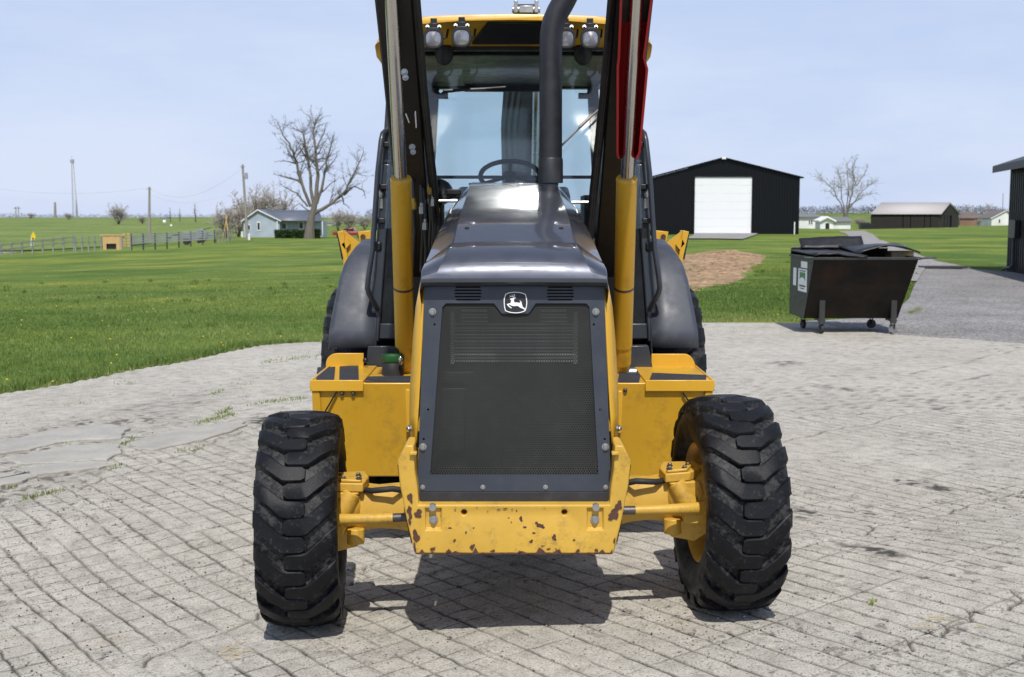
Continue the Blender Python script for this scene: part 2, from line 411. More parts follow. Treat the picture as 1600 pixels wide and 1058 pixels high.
# ---------------------------------------------------------------- concrete pad
def concrete_mat():
    m, t, b = nodes('weathered_concrete')
    co = N(t, 'ShaderNodeTexCoord').outputs['Object']
    n1 = noise_n(t, 0.9, 5, 0.6, vec=co); n2 = noise_n(t, 9, 7, 0.7, vec=co); n3 = noise_n(t, 130, 4, 0.7, vec=co)
    c = ramp(t, n1.outputs[0], [(0.3, (0.390,0.368,0.322)), (0.7, (0.480,0.456,0.404))]).outputs[0]
    c2 = ramp(t, n2.outputs[0], [(0.28, (0.66,0.65,0.63)), (0.52, (1.0,1.0,1.0)), (0.75, (1.18,1.17,1.15))]).outputs[0]
    c = mixc(t, 1.0, c, c2, 'MULTIPLY')
    c3 = ramp(t, n3.outputs[0], [(0.34, (0.34,0.33,0.31)), (0.46, (0.98,0.98,0.98)), (0.64, (1.32,1.3,1.27))]).outputs[0]
    c = mixc(t, 0.85, c, c3, 'MULTIPLY')
    v = N(t, 'ShaderNodeTexVoronoi'); v.inputs['Scale'].default_value = 45; L(t, co, v.inputs['Vector'])
    vf = ramp(t, v.outputs['Distance'], [(0.12, (0.85,)*3), (0.24, (0,0,0))]).outputs[0]
    nsp = noise_n(t, 6, 3, vec=co); vm = N(t, 'ShaderNodeMath', operation='MULTIPLY'); L(t, vf, vm.inputs[0])
    L(t, ramp(t, nsp.outputs[0], [(0.42, (0,0,0)), (0.55, (1,1,1))]).outputs[0], vm.inputs[1])
    c = mixc(t, vm.outputs[0], c, (0.09,0.08,0.07))
    n5 = noise_n(t, 1.7, 3, vec=co)
    c = mixc(t, ramp(t, n5.outputs[0], [(0.62, (0,0,0)), (0.75, (0.3,)*3)]).outputs[0], c, (0.36,0.29,0.20))
    a = N(t, 'ShaderNodeAttribute'); a.attribute_name = 'dirt'
    c = mixc(t, a.outputs['Fac'], c, (0.036,0.032,0.027))
    L(t, c, b.inputs['Base Color']); b.inputs['Roughness'].default_value = 0.92; b.inputs['Specular IOR Level'].default_value = 0.25
    ad = N(t, 'ShaderNodeMath', operation='ADD'); L(t, n3.outputs[0], ad.inputs[0]); L(t, n2.outputs[0], ad.inputs[1])
    bump(t, b, ad.outputs[0], 0.006, 0.75)
    return m
M['concrete'] = concrete_mat()
M['pale_slab'] = paint('pale_concrete', (0.375,0.358,0.322), 0.92, var=0.13, scale=5, dust=0.75, dustcol=(0.25,0.235,0.205), bmp=0.006, bscale=90, spec=0.2)
PADZ = 0.035
def line_d(s, sp, seed, q, wob=0.02):
    "distance to the nearest of a family of wobbly lines, and the line number"
    s = s + (fbm(q*0.9, s*0.4, 1.0, seed, 2)-0.5)*wob*1.1 + (lat(q*5, s*1.5, seed+5)-0.5)*wob*0.5+(lat(q*19, s*6, seed+6)-0.5)*wob*0.42
    k = np.round(s/sp); jit = (lat(k*7.31+0.5, k*0+0.5, seed+9)-0.5)*sp*0.28
    return np.abs(s-k*sp-jit), k
def scoring(x, y):
    "scored grooves of the slab: depth (m) and dirt (0..1)"
    u = x*0.8+y*0.6; v = 0.6*x-0.8*y
    left = 1-sstep(-0.1, 0.15, x+0.3*(fbm(x, y, 0.8, 21)-0.5))
    out = np.zeros_like(x); dirt = np.zeros_like(x)
    for (mask, sA, sB, stA, stB, sd) in ((left, 0.123, 0.126, 1.0, 0.8, 40), (1-left, 0.108, 0.42, 0.95, 0.55, 60)):
        for (s, q, sp, st, k) in ((u, v, sA, stA, 0), (v, u, sB, stB, 3)):
            d, n = line_d(s, sp, sd+k, q)
            wv = 0.0030+0.0038*lat(q*7.1+n*3.7, n*1.7+0.3, sd+k+1)
            pres = sstep(0.30, 0.52, 0.40*lat(q*1.3+n*13.1, n*2.3+0.5, sd+k+2)+0.30*lat(q*9+n*5.3, n*1.3+0.5, sd+k+7)+0.30*fbm(x, y, 1.3, sd+k+4)+(0.12 if k == 0 else 0.07))
            g = np.exp(-(d/wv)**2)*mask*st*pres
            out = np.maximum(out, g); dirt = np.maximum(dirt, np.exp(-(d/(wv*1.15))**2)*mask*st*pres)
    lim = sstep(-2.95, -2.55, x+0.5*(fbm(x, y, 1.1, 33)-0.5))*(1-sstep(10.5, 12.5, y+1.5*(fbm(x, y, 0.5, 34)-0.5)))
    lim = lim*(0.25+0.75*(1-sstep(7.0, 10.5, y)*(0.35+0.65*(x < 0.5))))
    smooth_patch = sstep(0.60, 0.70, fbm(x, y, 0.55, 71))
    lim = lim*(1-0.75*smooth_patch)
    return out*lim, dirt*lim
STAINS = [(1365, 884, 0.20, 0.07), (1345, 876, 0.10, 0.05), (1255, 818, 0.10, 0.06), (1270, 806, 0.14, 0.05), (1360, 808, 0.06, 0.03), (430, 655, 0.30, 0.25), (1225, 570, 0.25, 0.2), (1310, 610, 0.25, 0.15), (1440, 760, 0.2, 0.1)]
STG = [(atg(u, v), a, b) for u, v, a, b in STAINS]
def pad_surface(x, y):
    g, d = scoring(x, y)
    rub = (1-sstep(-2.95, -2.55, x+0.5*(fbm(x, y, 1.1, 33)-0.5)))*sstep(4.5, 6.5, y)*(1-sstep(-.4, .4, y+.5*(fbm(x, y, 1.3, 35)-.5)-(8.7+2.9*(np.minimum(x, -2.9)+3.7))))
    h = -0.008*g + (fbm(x, y, 18, 5, 4)-0.5)*0.006*(1-.7*sstep(8.5, 9.6, y)) + (fbm(x, y, 1.2, 6)-0.5)*0.012 + rub*(fbm(x, y, 9, 8, 4)-0.5)*0.03
    dirt = 1.0*d*(0.45+0.9*fbm(x, y, 9, 9)) + 0.5*sstep(0.66, 0.80, fbm(x, y, 26, 19, 3))*sstep(.4, .6, fbm(x, y, 1.7, 20)) + rub*(sstep(0.54, 0.72, fbm(x, y, 17, 10, 3))*0.6+.12)
    for (cx, cy), a, b in STG:
        uu = (x-cx)*0.6-(y-cy)*0.8; vv = (x-cx)*0.8+(y-cy)*0.6
        q = (uu/a)**2+(vv/b)**2 + 2.6*(fbm(x, y, 6, 12, 4)-0.5)
        dirt = np.maximum(dirt, 0.66*(1-sstep(0.1, 1.2, q))*(0.25+1.1*sstep(.38, .62, fbm(x, y, 24, 13, 3))))
    # a few long dark cracks
    for (p0, p1, sd) in CRACKS:
        ax, ay = p0; bx, by = p1; L2 = (bx-ax)**2+(by-ay)**2
        tt = np.clip(((x-ax)*(bx-ax)+(y-ay)*(by-ay))/L2, 0, 1)
        wob = (fbm(tt*9, tt*0+sd, 1.0, sd, 3)-0.5)*0.16
        dd = np.abs(((x-ax)*(by-ay)-(y-ay)*(bx-ax))/math.sqrt(L2)+wob)+np.where((tt <= 0) | (tt >= 1), 1, 0)
        e = np.exp(-(dd/0.009)**2); h = h-0.014*e; dirt = np.maximum(dirt, 0.85*e)
    return h, np.clip(dirt, 0, 1)
CRACKS = [(atg(*a), atg(*b), s) for a, b, s in (((215,1015),(540,890),5), ((600,860),(545,905),6), ((0,740),(200,700),7), ((120,760),(330,690),8),
          ((200,690),(430,640),9), ((0,790),(150,742),10), ((330,690),(480,640),11), ((1385,1050),(1600,960),12), ((1420,590),(1600,545),13), ((1330,650),(1600,570),14), ((1180,700),(1480,640),15), ((1160,905),(1600,770),16))]
pad_left = [on(*p) for p in ((500,538),(440,540),(400,545),(350,556),(300,567),(250,576),(150,594),(60,611),(0,621))]
ex, ey = pad_left[-1]; dx, dy = ex-pad_left[-3][0], ey-pad_left[-3][1]
pad_left += [(ex+dx*2.2, ey+dy*2.2), (-8.0, 1.0), (-8.5, -8)]
pad_right = [(9.5, -8), (12, 5), (11.5, 9), on(1600,541), on(1500,533), on(1400,527), on(1320,515), on(1240,503), on(1160,503), on(1090,507), on(1060,512)]
pad_poly = pad_left + pad_right
pad = empty('concrete_pad', (0, 6, 0)); tag(pad, kind='structure')
def slab(x0, x1, y0, y1, res):
    xs = np.linspace(x0, x1, int((x1-x0)/res)+1); ys = np.linspace(y0, y1, int((y1-y0)/res)+1)
    X, Y = np.meshgrid(xs, ys); h, d = pad_surface(X, Y)
    Z = gtop(X, Y)+PADZ+h
    # short skirt so that the slab has an edge
    o = np_mesh('slab', np.stack([X.ravel(), Y.ravel(), Z.ravel()], 1)-np.array(WL[pad]), grid_faces(len(xs), len(ys)), M['concrete'], None, {'dirt': d})
    o.parent = pad; WL[o] = WL[pad].copy(); return o
for a in ((-2.5, 0.0, 3.6, 5.2, .0052), (0.0, 2.5, 3.6, 5.2, .0052), (-3.4, 0.0, 5.2, 7.2, .0085), (0.0, 3.4, 5.2, 7.2, .0085), (-4.8, 0.0, 7.2, 9.6, .014), (0.0, 5.2, 7.2, 9.6, .014),
          (-5.6, -2.5, 0.8, 5.2, .03), (2.5, 6.0, 0.8, 5.2, .03), (-2.5, 2.5, 0.8, 3.6, .02), (-4.8, -3.4, 5.2, 7.2, .02), (3.4, 5.2, 5.2, 7.2, .02)):
    slab(*a)
# the rest of the pad beyond the finely scored slabs
gx, gy = np.meshgrid(np.arange(-8.5, 12.1, .05), np.arange(-8, 18.5, .05)); gx = gx.ravel(); gy = gy.ravel()
def far_pad():
    st = 0.06
    xs = np.arange(-8.6, 12.6, st); ys = np.arange(-8, 17.6, st); X, Y = np.meshgrid(xs, ys)
    wx = X+(fbm(X, Y, 1.5, 91)-0.5)*0.10; wy = Y+(fbm(X, Y, 1.5, 92)-0.5)*0.30
    ins = pip(wx.ravel(), wy.ravel(), pad_poly).reshape(X.shape)
    h, d = pad_surface(X, Y); far = sstep(9.45, 9.6, Y)
    h = h*far; near = ((X > -4.75) & (X < 5.15) & (Y > 5.65) & (Y < 9.55)) | ((X > -5.5) & (X < 5.9) & (Y > 0.9) & (Y < 5.15)) | ((X > -4.75) & (X < 5.15) & (Y > 5.1) & (Y < 5.7))
    Z = gtop(X, Y)+PADZ+h-np.where(near, 0.026, 0.0)
    F = grid_faces(len(xs), len(ys)); keep = ins.ravel()[F].all(1); F = F[keep]
    used = np.unique(F); mp = -np.ones(X.size, int); mp[used] = np.arange(len(used))
    V = np.stack([X.ravel(), Y.ravel(), Z.ravel()], 1)[used]-np.array(WL[pad])
    o = np_mesh('slab', V, mp[F], M['concrete'], None, {'dirt': d.ravel()[used]}); o.parent = pad
far_pad()
# smooth broken slabs on the left, each with its own edge
def z6(p): return on(p[0]/2.004, 530+p[1]/2.004)
for poly in ([(30,400),(110,380),(220,352),(375,352),(385,375),(330,398),(200,408),(60,415)], [(60,432),(190,412),(330,404),(350,418),(250,434),(100,447)],
             [(-60,455),(95,442),(110,455),(60,475),(0,484),(-60,490)], [(410,345),(560,300),(760,275),(770,290),(640,335),(500,365),(430,368)],
             [(-80,345),(60,330),(190,300),(330,285),(400,300),(380,330),(210,340),(60,372),(-80,385)]):
    pts = [z6(p) for p in poly]; cx = sum(p[0] for p in pts)/len(pts); cy = sum(p[1] for p in pts)/len(pts); out = []
    for i in range(len(pts)):
        a, b = pts[i], pts[(i+1) % len(pts)]
        for q in range(5):
            t_ = q/5; out.append((a[0]+(b[0]-a[0])*t_+random.uniform(-.02, .02), a[1]+(b[1]-a[1])*t_+random.uniform(-.03, .03)))
    mb = MB(); top = [(x, y, gzf(x, y)+PADZ+0.018) for x, y in out]; bot = [(x, y, z-0.05) for x, y, z in top]
    mb.prism(top, (0, 0, -0.05)); mb.build('slab', M['pale_slab'], pad, smooth=30, bevel=0.008)

# ---------------------------------------------------------------- drive, lane, soil
def gravel_mat(name, a, b_, sc_=35):
    m, t, b = nodes(name); co = N(t, 'ShaderNodeTexCoord').outputs['Object']
    v = N(t, 'ShaderNodeTexVoronoi'); v.inputs['Scale'].default_value = sc_; L(t, co, v.inputs['Vector'])
    n1 = noise_n(t, 0.7, 6, 0.6, vec=co); n2 = noise_n(t, 30, 5, 0.7, vec=co)
    c = ramp(t, n1.outputs[0], [(0.3, a), (0.7, b_)]).outputs[0]
    g = N(t, 'ShaderNodeRGBToBW'); L(t, v.outputs['Color'], g.inputs[0])
    c = mixc(t, 1.0, c, ramp(t, g.outputs[0], [(0.2, (0.6,0.6,0.6)), (0.8, (1.3,1.28,1.25))]).outputs[0], 'MULTIPLY')
    c = mixc(t, 0.7, c, ramp(t, n2.outputs[0], [(0.3, (0.6,)*3), (0.7, (1.25,)*3)]).outputs[0], 'MULTIPLY')
    L(t, c, b.inputs['Base Color']); b.inputs['Roughness'].default_value = 0.95; b.inputs['Specular IOR Level'].default_value = 0.2
    bump(t, b, g.outputs[0], 0.02, 0.8); return m
M['gravel'] = gravel_mat('grey_gravel', (0.22,0.215,0.21), (0.33,0.32,0.315))
M['lane'] = gravel_mat('pale_lane', (0.29,0.28,0.275), (0.36,0.35,0.34), 20)
M['soil'] = gravel_mat('tan_soil', (0.285,0.185,0.100), (0.41,0.285,0.170), 9)
M['shade_asphalt'] = gravel_mat('dark_asphalt', (0.06,0.06,0.062), (0.09,0.09,0.092), 40)
drive = [on(1400,529), on(1330,517), on(1245,505), on(1330,500), on(1395,490), on(1420,470), on(1432,440), on(1440,418), on(1475,416), on(1515,420), on(1560,424)] + [(22, 33), (26, 20), (20, 12), (12, 8.5)] + [on(1600,543)]
sheet('driveway', drive, 0.022, M['gravel'], 0.5)
lane = [on(1312,362), on(1338,376), on(1352,392), on(1385,420), on(1420,450), on(1441,417), on(1478,416), on(1462,410), on(1425,395), on(1395,384), on(1372,373), on(1352,361)]
sheet('lane', [on(1310,362), on(1330,372), on(1345,385), on(1372,412), on(1400,440), on(1432,442), on(1446,420), on(1520,420), on(1465,410), on(1425,396), on(1395,384), on(1372,373), on(1350,361)], 0.045, M['lane'], 1.0)
def edge_dist(x, y, poly):
    d = np.full(np.shape(x), 1e9)
    for i in range(len(poly)):
        (ax, ay), (bx, by) = poly[i], poly[(i+1) % len(poly)]; t_ = np.clip(((x-ax)*(bx-ax)+(y-ay)*(by-ay))/((bx-ax)**2+(by-ay)**2), 0, 1)
        d = np.minimum(d, np.hypot(x-ax-t_*(bx-ax), y-ay-t_*(by-ay)))
    return d
soil = [on(*p) for p in ((1040,402),(1085,395),(1140,393),(1180,395),(1208,399),(1212,405),(1196,418),(1188,432),(1160,447),(1120,455),(1080,460),(1040,462))]
sheet('bare_soil', soil, 0.0, M['soil'], 0.18, zf=lambda x, y: -.03+np.clip(edge_dist(x, y, soil)/1.5, 0, 1)*(.06+0.2*np.clip(fbm(x, y, 1.4, 44, 4)-0.42, -.06, 1)+0.10*fbm(x, y, 4, 45)))
tag(sheet('barn_apron', [on(1072,375), on(1088,364.6), on(1175,364.6), on(1184,366), on(1160,375)], 0.07, M['lane'], 1.5), kind='structure')
tag(sheet('far_road', [on(-60, 402), on(10, 396.5), on(45, 392), on(45, 390), on(0, 393), on(-60, 397)], 0.03, M['lane'], 1.5), kind='structure')
def pasture_mat():
    m, t, b = nodes('far_pasture'); n1 = noise_n(t, .03, 6, .65, stretch=(1, 3, 1)); n2 = noise_n(t, .5, 5)
    c = ramp(t, n1.outputs[0], [(.35, (.115,.165,.045)), (.5, (.16,.215,.06)), (.65, (.21,.245,.085))]).outputs[0]
    c = mixc(t, 1.0, c, ramp(t, n2.outputs[0], [(.3, (.8,)*3), (.7, (1.2,)*3)]).outputs[0], 'MULTIPLY'); L(t, c, b.inputs['Base Color']); b.inputs['Roughness'].default_value = .95; b.inputs['Specular IOR Level'].default_value = .1; return m
M['pasture'] = pasture_mat()
sheet('far_pasture', [(-420, 210), (-110, 205), (-72, 215), (-68, 300), (-90, 420), (-150, 690), (-420, 690)], 0.14, M['pasture'], 9)

# ---------------------------------------------------------------- grass
def grass_mat(name, stops):
    m, t, b = nodes(name)
    a = N(t, 'ShaderNodeAttribute'); a.attribute_name = 'tone'
    c = ramp(t, a.outputs['Fac'], stops).outputs[0]; L(t, c, b.inputs['Base Color'])
    b.inputs['Roughness'].default_value = 0.55; b.inputs['Specular IOR Level'].default_value = 0.25
    b.inputs['Subsurface Weight'].default_value = 0.0
    return m
M['blade'] = grass_mat('grass_blade', [(0.0, (0.075,0.130,0.025)), (0.45, (0.140,0.210,0.045)), (0.8, (0.23,0.28,0.08)), (1.0, (0.42,0.36,0.18))])
def blades(name, P, hgt, wid, mat, tone, label, cat='grass'):
    n = len(P); a = RNG.uniform(0, 2*np.pi, n); ln = RNG.uniform(0.1, 0.75, n)*hgt; b = RNG.uniform(0, 2*np.pi, n)
    sx, sy = np.cos(a)*wid/2, np.sin(a)*wid/2; lx, ly = np.cos(b)*ln, np.sin(b)*ln
    v0 = P+np.stack([-sx, -sy, np.full(n, -.01)], 1); v1 = P+np.stack([sx, sy, np.full(n, -.01)], 1)
    v2 = P+np.stack([lx*0.4+sx*.7, ly*0.4+sy*.7, hgt*0.6], 1); v3 = P+np.stack([lx*0.4-sx*.7, ly*0.4-sy*.7, hgt*0.6], 1); v4 = P+np.stack([lx, ly, hgt], 1)
    V = np.stack([v0, v1, v2, v3, v4], 1).reshape(-1, 3); o = np.arange(n)[:, None]*5
    F = np.concatenate([o+[0, 1, 2], o+[0, 2, 3], o+[3, 2, 4]], 1).reshape(-1, 3)
    ob = np_mesh(name, V, F, mat, None, {'tone': np.repeat(tone, 5)}, smooth=False)
    return tag(ob, label, cat, kind='stuff')
def scatter(n, x0, x1, y0, y1, dens):
    x = RNG.uniform(x0, x1, n); y = RNG.uniform(y0, y1, n); k = RNG.uniform(0, 1, n) < dens(x, y); return x[k], y[k]
def no_pad(x, y, m=0.0):
    wx = x+(fbm(x, y, 1.5, 91)-0.5)*0.10; wy = y+(fbm(x, y, 1.5, 92)-0.5)*0.30
    return ~pip(wx, wy, pad_poly) & ~pip(x, y, drive) & ~(pip(x+(fbm(x, y, 1.2, 3)-.5)*1.6, y+(fbm(x, y, .8, 4)-.5)*6, soil) & (fbm(x, y, .35, 5) < .60))
def dl(x, y):
    vis = (np.abs(x)/np.maximum(y, 1) < 0.52)
    return np.clip((11.0/np.maximum(y, 8))**1.9, 0, 1)*vis
gxx, gyy = scatter(1500000, -22, -0.5, 8.5, 42, dl); k = no_pad(gxx, gyy); gxx, gyy = gxx[k], gyy[k]
g2x, g2y = scatter(1500000, 0.8, 16, 15, 48, lambda x, y: np.clip((15.0/y)**1.7, 0, 1)*(x/y < 0.50)*(x/y > 0.08)); k = no_pad(g2x, g2y); g2x, g2y = g2x[k], g2y[k]
AX = np.concatenate([gxx, g2x]); AY = np.concatenate([gyy, g2y])
if len(AX) > 330000:
    s_ = RNG.choice(len(AX), 330000, replace=False); AX, AY = AX[s_], AY[s_]
cl = fbm(AX, AY, 1.4, 50, 3); far = sstep(10, 40, AY)
hg = (0.016+0.024*RNG.uniform(0, 1, len(AX)))*(0.7+0.8*cl)*(1-0.85*sstep(20, 41, AY)); tn = np.clip(0.05+0.62*cl+1.0*(fbm(AX*.6, AY, .18, 66, 4)-.45)+RNG.normal(0, .17, len(AX)), 0, 0.97)
ed = edge_dist(AX, AY, pad_poly); nr = np.exp(-(ed/.16)**2); hg = hg*(1+.9*nr*fbm(AX, AY, 2.2, 67)); tn = np.where(RNG.uniform(0, 1, len(AX)) < .45*nr, RNG.uniform(.85, 1, len(AX)), tn)
cxs = []; 
for _ in range(330):
    if random.random() < .62: y = 9.5+26*random.random()**1.5; x = -random.uniform(.1, .5)*y
    else: y = 17+22*random.random(); x = random.uniform(.14, .34)*y
    if random.random() < .35:
        i_ = random.randrange(len(pad_left)-4); f_ = random.random(); x = pad_left[i_][0]*(1-f_)+pad_left[i_+1][0]*f_-random.uniform(.05, .4); y = pad_left[i_][1]*(1-f_)+pad_left[i_+1][1]*f_
    cxs += [(x+random.gauss(0, .05), y+random.gauss(0, .05)) for _ in range(24)]
cxs = np.array(cxs); cxs = cxs[no_pad(cxs[:, 0], cxs[:, 1])]; AX = np.concatenate([AX, cxs[:, 0]]); AY = np.concatenate([AY, cxs[:, 1]])
hg = np.concatenate([hg, RNG.uniform(.05, .11, len(cxs))]); tn = np.concatenate([tn, RNG.uniform(.0, .45, len(cxs))]); far = sstep(10, 40, AY)
blades('grass', np.stack([AX, AY, gtop(AX, AY)], 1), hg, 0.006+0.012*far, M['blade'], tn, 'short green mown grass around the concrete yard')
# weeds in the cracks
wp = []
WEEDS = [((385,640),(440,632),60), ((440,632),(475,628),50), ((310,668),(362,655),150), ((340,655),(360,645),90), ((60,700),(130,690),60), ((190,705),(215,690),60), ((275,715),(330,705),40),
         ((5,770),(30,765),30), ((35,790),(100,775),60), ((410,572),(500,560),110), ((330,622),(350,615),20), ((1070,517),(1100,512),60), ((1130,522),(1170,522),25), ((1420,492),(1440,484),150),
         ((500,912),(560,902),30), ((1360,960),(1368,955),8), ((60,698),(110,700),30), ((100,640),(170,630),12), ((170,745),(190,735),25), ((180,605),(210,603),15), ((365,607),(390,604),12)]
for a, b, n in WEEDS:
    for _ in range(int(n*1.6)):
        t_ = random.random(); x, y = on(a[0]+(b[0]-a[0])*t_+random.gauss(0, 3), a[1]+(b[1]-a[1])*t_+random.gauss(0, 1.6)); wp.append((x, y, gzf(x, y)+PADZ-0.005))
wp = np.array(wp); blades('weeds', wp, RNG.uniform(.008, .03, len(wp)), RNG.uniform(.005, .011, len(wp)), M['blade'], RNG.uniform(0.1, 1.0, len(wp)), 'low green weeds growing in the concrete cracks', 'weeds')
# loose grit and pebbles on the concrete
def grit(n):
    u = RNG.uniform(-60, 1660, n); v = 545+RNG.uniform(0, 1, n)**1.1*540; k = (v-338)/FPX; y = 1.6/np.maximum(k, .05); x = (u-800)/FPX*y*1.01
    d = np.where(x < -2.2, 1.0, .35)*np.clip(fbm(x, y, 1.1, 55)*1.7-.25, .08, 1); q = (RNG.uniform(0, 1, n) < d) & pip(x, y, pad_poly); x, y = x[q], y[q]; m = len(x)
    r = RNG.uniform(.002, .0055, m)*(1+.6*(RNG.uniform(0, 1, m) < .06)); z = gtop(x, y)+PADZ+r*.2
    O = np.array([(1,0,0),(0,1,0),(-1,0,0),(0,-1,0),(0,0,.8),(0,0,-.5)]); V = np.stack([x, y, z], 1)[:, None, :]+O[None]*r[:, None, None]*RNG.uniform(.6, 1.3, (m, 6, 1))
    F = np.array([(0,1,4),(1,2,4),(2,3,4),(3,0,4),(1,0,5),(2,1,5),(3,2,5),(0,3,5)]); F = (np.arange(m)[:, None, None]*6+F[None]).reshape(-1, 3)
    tag(np_mesh('grit', V.reshape(-1, 3), F, M['blade_grit'], None, {'tone': np.repeat(RNG.uniform(0, 1, m), 6)}, smooth=False), 'fine loose grit scattered over the concrete', 'grit', kind='stuff')
M['blade_grit'] = grass_mat('grit_stone', [(0, (.05,.045,.04)), (.5, (.22,.205,.18)), (1, (.52,.50,.46))])
grit(26000)
# dandelions
M['dandelion'] = paint('dandelion_yellow', (0.75, 0.55, 0.02), 0.7, var=0.1)
mb = MB()
for _ in range(150):
    if random.random() < 0.6:
        y = 9+33*random.random()**1.3; x = -random.uniform(0.12, 0.5)*y
    else:
        y = 18+30*random.random(); x = random.uniform(0.14, 0.46)*y
    if not no_pad(np.array([x]), np.array([y]))[0]: continue
    z = gt(x, y)+random.uniform(.04, .08); r = random.uniform(.008, .014)*(1+max(0, y-12)*0.01)
    mb.tube([(x, y, z), (x, y, z+.008)], [r, r*.7], 6)
tag(mb.build('dandelions', M['dandelion'], smooth=0, fix=False), 'tiny yellow dandelion heads dotted over the grass', 'dandelions', kind='stuff')
# straw wisps
M['straw'] = paint('straw', (0.45,0.36,0.18), 0.8, var=0.2)
mb = MB()
for (u, v) in ((345,1003),(352,998),(340,1006),(358,1010),(1440,1000),(1425,1010),(1450,995),(1520,1012),(350,1015)):
    x, y = atg(u, v); a = random.uniform(-.6, .9); l = random.uniform(.04, .11); z = gzf(x, y)+PADZ+.006
    mb.tube([(x, y, z), (x+l*math.cos(a)*.5, y+l*math.sin(a)*.5, z+.008), (x+l*math.cos(a), y+l*math.sin(a), z)], .0018, 4)
tag(mb.build('straw', M['straw'], smooth=0, fix=False), 'loose dry straw wisps lying on the concrete', 'straw', kind='stuff')
# ================================================================ backhoe loader
XC = 0.008                                             # the machine's centre line
LD = tag(empty('backhoe_loader', (XC, 5.8, 0.03)), 'yellow and dark grey backhoe loader parked facing forward on the scored concrete', 'backhoe loader')
def mx(p, s):
    "mirror a left-side point to side s (s=-1 left, +1 right)"
    p = Vector(p); return p if s < 0 else Vector((2*XC-p.x, p.y, p.z))
M['hose'] = paint('hydraulic_hose', (.03,.03,.032), .35, var=.3, dust=.2, dustcol=(.12,.11,.10))
# ---- tyres
def make_tyre(Rt, W, nl, rimr, lug_h, Cx, steer, name_parent, lean=0.0):
    prof = [(-.36*W, rimr), (-.45*W, rimr+.12*(Rt-rimr)), (-.50*W, rimr+.42*(Rt-rimr)), (-.495*W, rimr+.66*(Rt-rimr)), (-.455*W, Rt-lug_h*2.2), (-.40*W, Rt-lug_h*1.6),
            (-.2*W, Rt-lug_h*1.12), (0, Rt-lug_h)]
    prof = prof + [(-x, r) for x, r in reversed(prof[:-1])] + [(.30*W, rimr-.01), (-.30*W, rimr-.01)]
    mb = MB(); low = []
    n = 72; m = len(prof)
    vs = []; fs = []
    for (h, r) in prof:
        for k in range(n):
            t = 2*math.pi*k/n; vs.append(Vector((h, -r*math.cos(t), r*math.sin(t))))
    for i in range(m):
        j = (i+1) % m
        for k in range(n): fs.append((i*n+k, i*n+(k+1) % n, j*n+(k+1) % n, j*n+k))
    mb.add(vs, fs); low += [1.0]*len(vs)
    pitch = 2*math.pi/nl
    for s in (-1, 1):
        for k in range(nl):
            t0 = k*pitch + (pitch/2 if s > 0 else 0) + random.uniform(-.004, .004)
            #  across, arc offset, half width, top radius, base radius
            st = [(.500, .215, .24, Rt-lug_h*2.6, Rt-lug_h*3.0), (.490, .20, .25, Rt-lug_h*1.45, Rt-lug_h*2.6), (.440, .17, .262, Rt-lug_h*.75, Rt-lug_h*2.1), (.30, .09, .262, Rt-lug_h*.26, Rt-lug_h*1.4), (.15, .008, .25, Rt, Rt-lug_h*1.1), (0.08, 0, .235, Rt, Rt-lug_h*1.05), (-.08, 0, .225, Rt, Rt-lug_h*1.05), (-.125, 0, .15, Rt-.002, Rt-lug_h*1.05)]
            vs = []; fs = []
            for (xw, off, hw, rt, rb) in st:
                x = s*xw*W; c = t0 + off*W/Rt*1.6; h = hw*pitch; hb = h*1.16
                for (a, r) in ((c-hb, rb), (c-h, rt-.004), (c-h*.85, rt), (c+h*.85, rt), (c+h, rt-.004), (c+hb, rb)):
                    r = r+random.uniform(-.0018, .0012); x_ = x+random.uniform(-.002, .002); vs.append(Vector((x_, -r*math.cos(a+random.uniform(-.004, .004)), r*math.sin(a))))
            ns = len(st)
            for i in range(ns-1):
                for q in range(5): fs.append((i*6+q, i*6+q+1, (i+1)*6+q+1, (i+1)*6+q))
            fs += [tuple(range(6)), tuple(range((ns-1)*6+5, (ns-1)*6-1, -1))]
            mb.add(vs, fs); low += [1.0, .25, 0, 0, .25, 1.0]*ns
    rot = Matrix.Rotation(steer, 3, 'Z') @ Matrix.Rotation(lean, 3, 'Y')
    C = Vector(Cx); mb.v = [tuple(rot @ Vector(v) + C) for v in mb.v]
    o = mb.build('tyre', M['tyre'], name_parent, smooth=36, fix=False, org=C)
    bm = bmesh.new(); bm.from_mesh(o.data); bmesh.ops.recalc_face_normals(bm, faces=bm.faces); bm.to_mesh(o.data); bm.free()
    a = o.data.attributes.new('low', 'FLOAT', 'POINT'); a.data.foreach_set('value', np.array(low, dtype=np.float32))
    return o, rot, C
FY, TR = 4.68, 0.425
def axz(x): return 0.038*x-0.03
def axa(x): return 0.032*x+0.008                               # the axle follows the slope across the slab
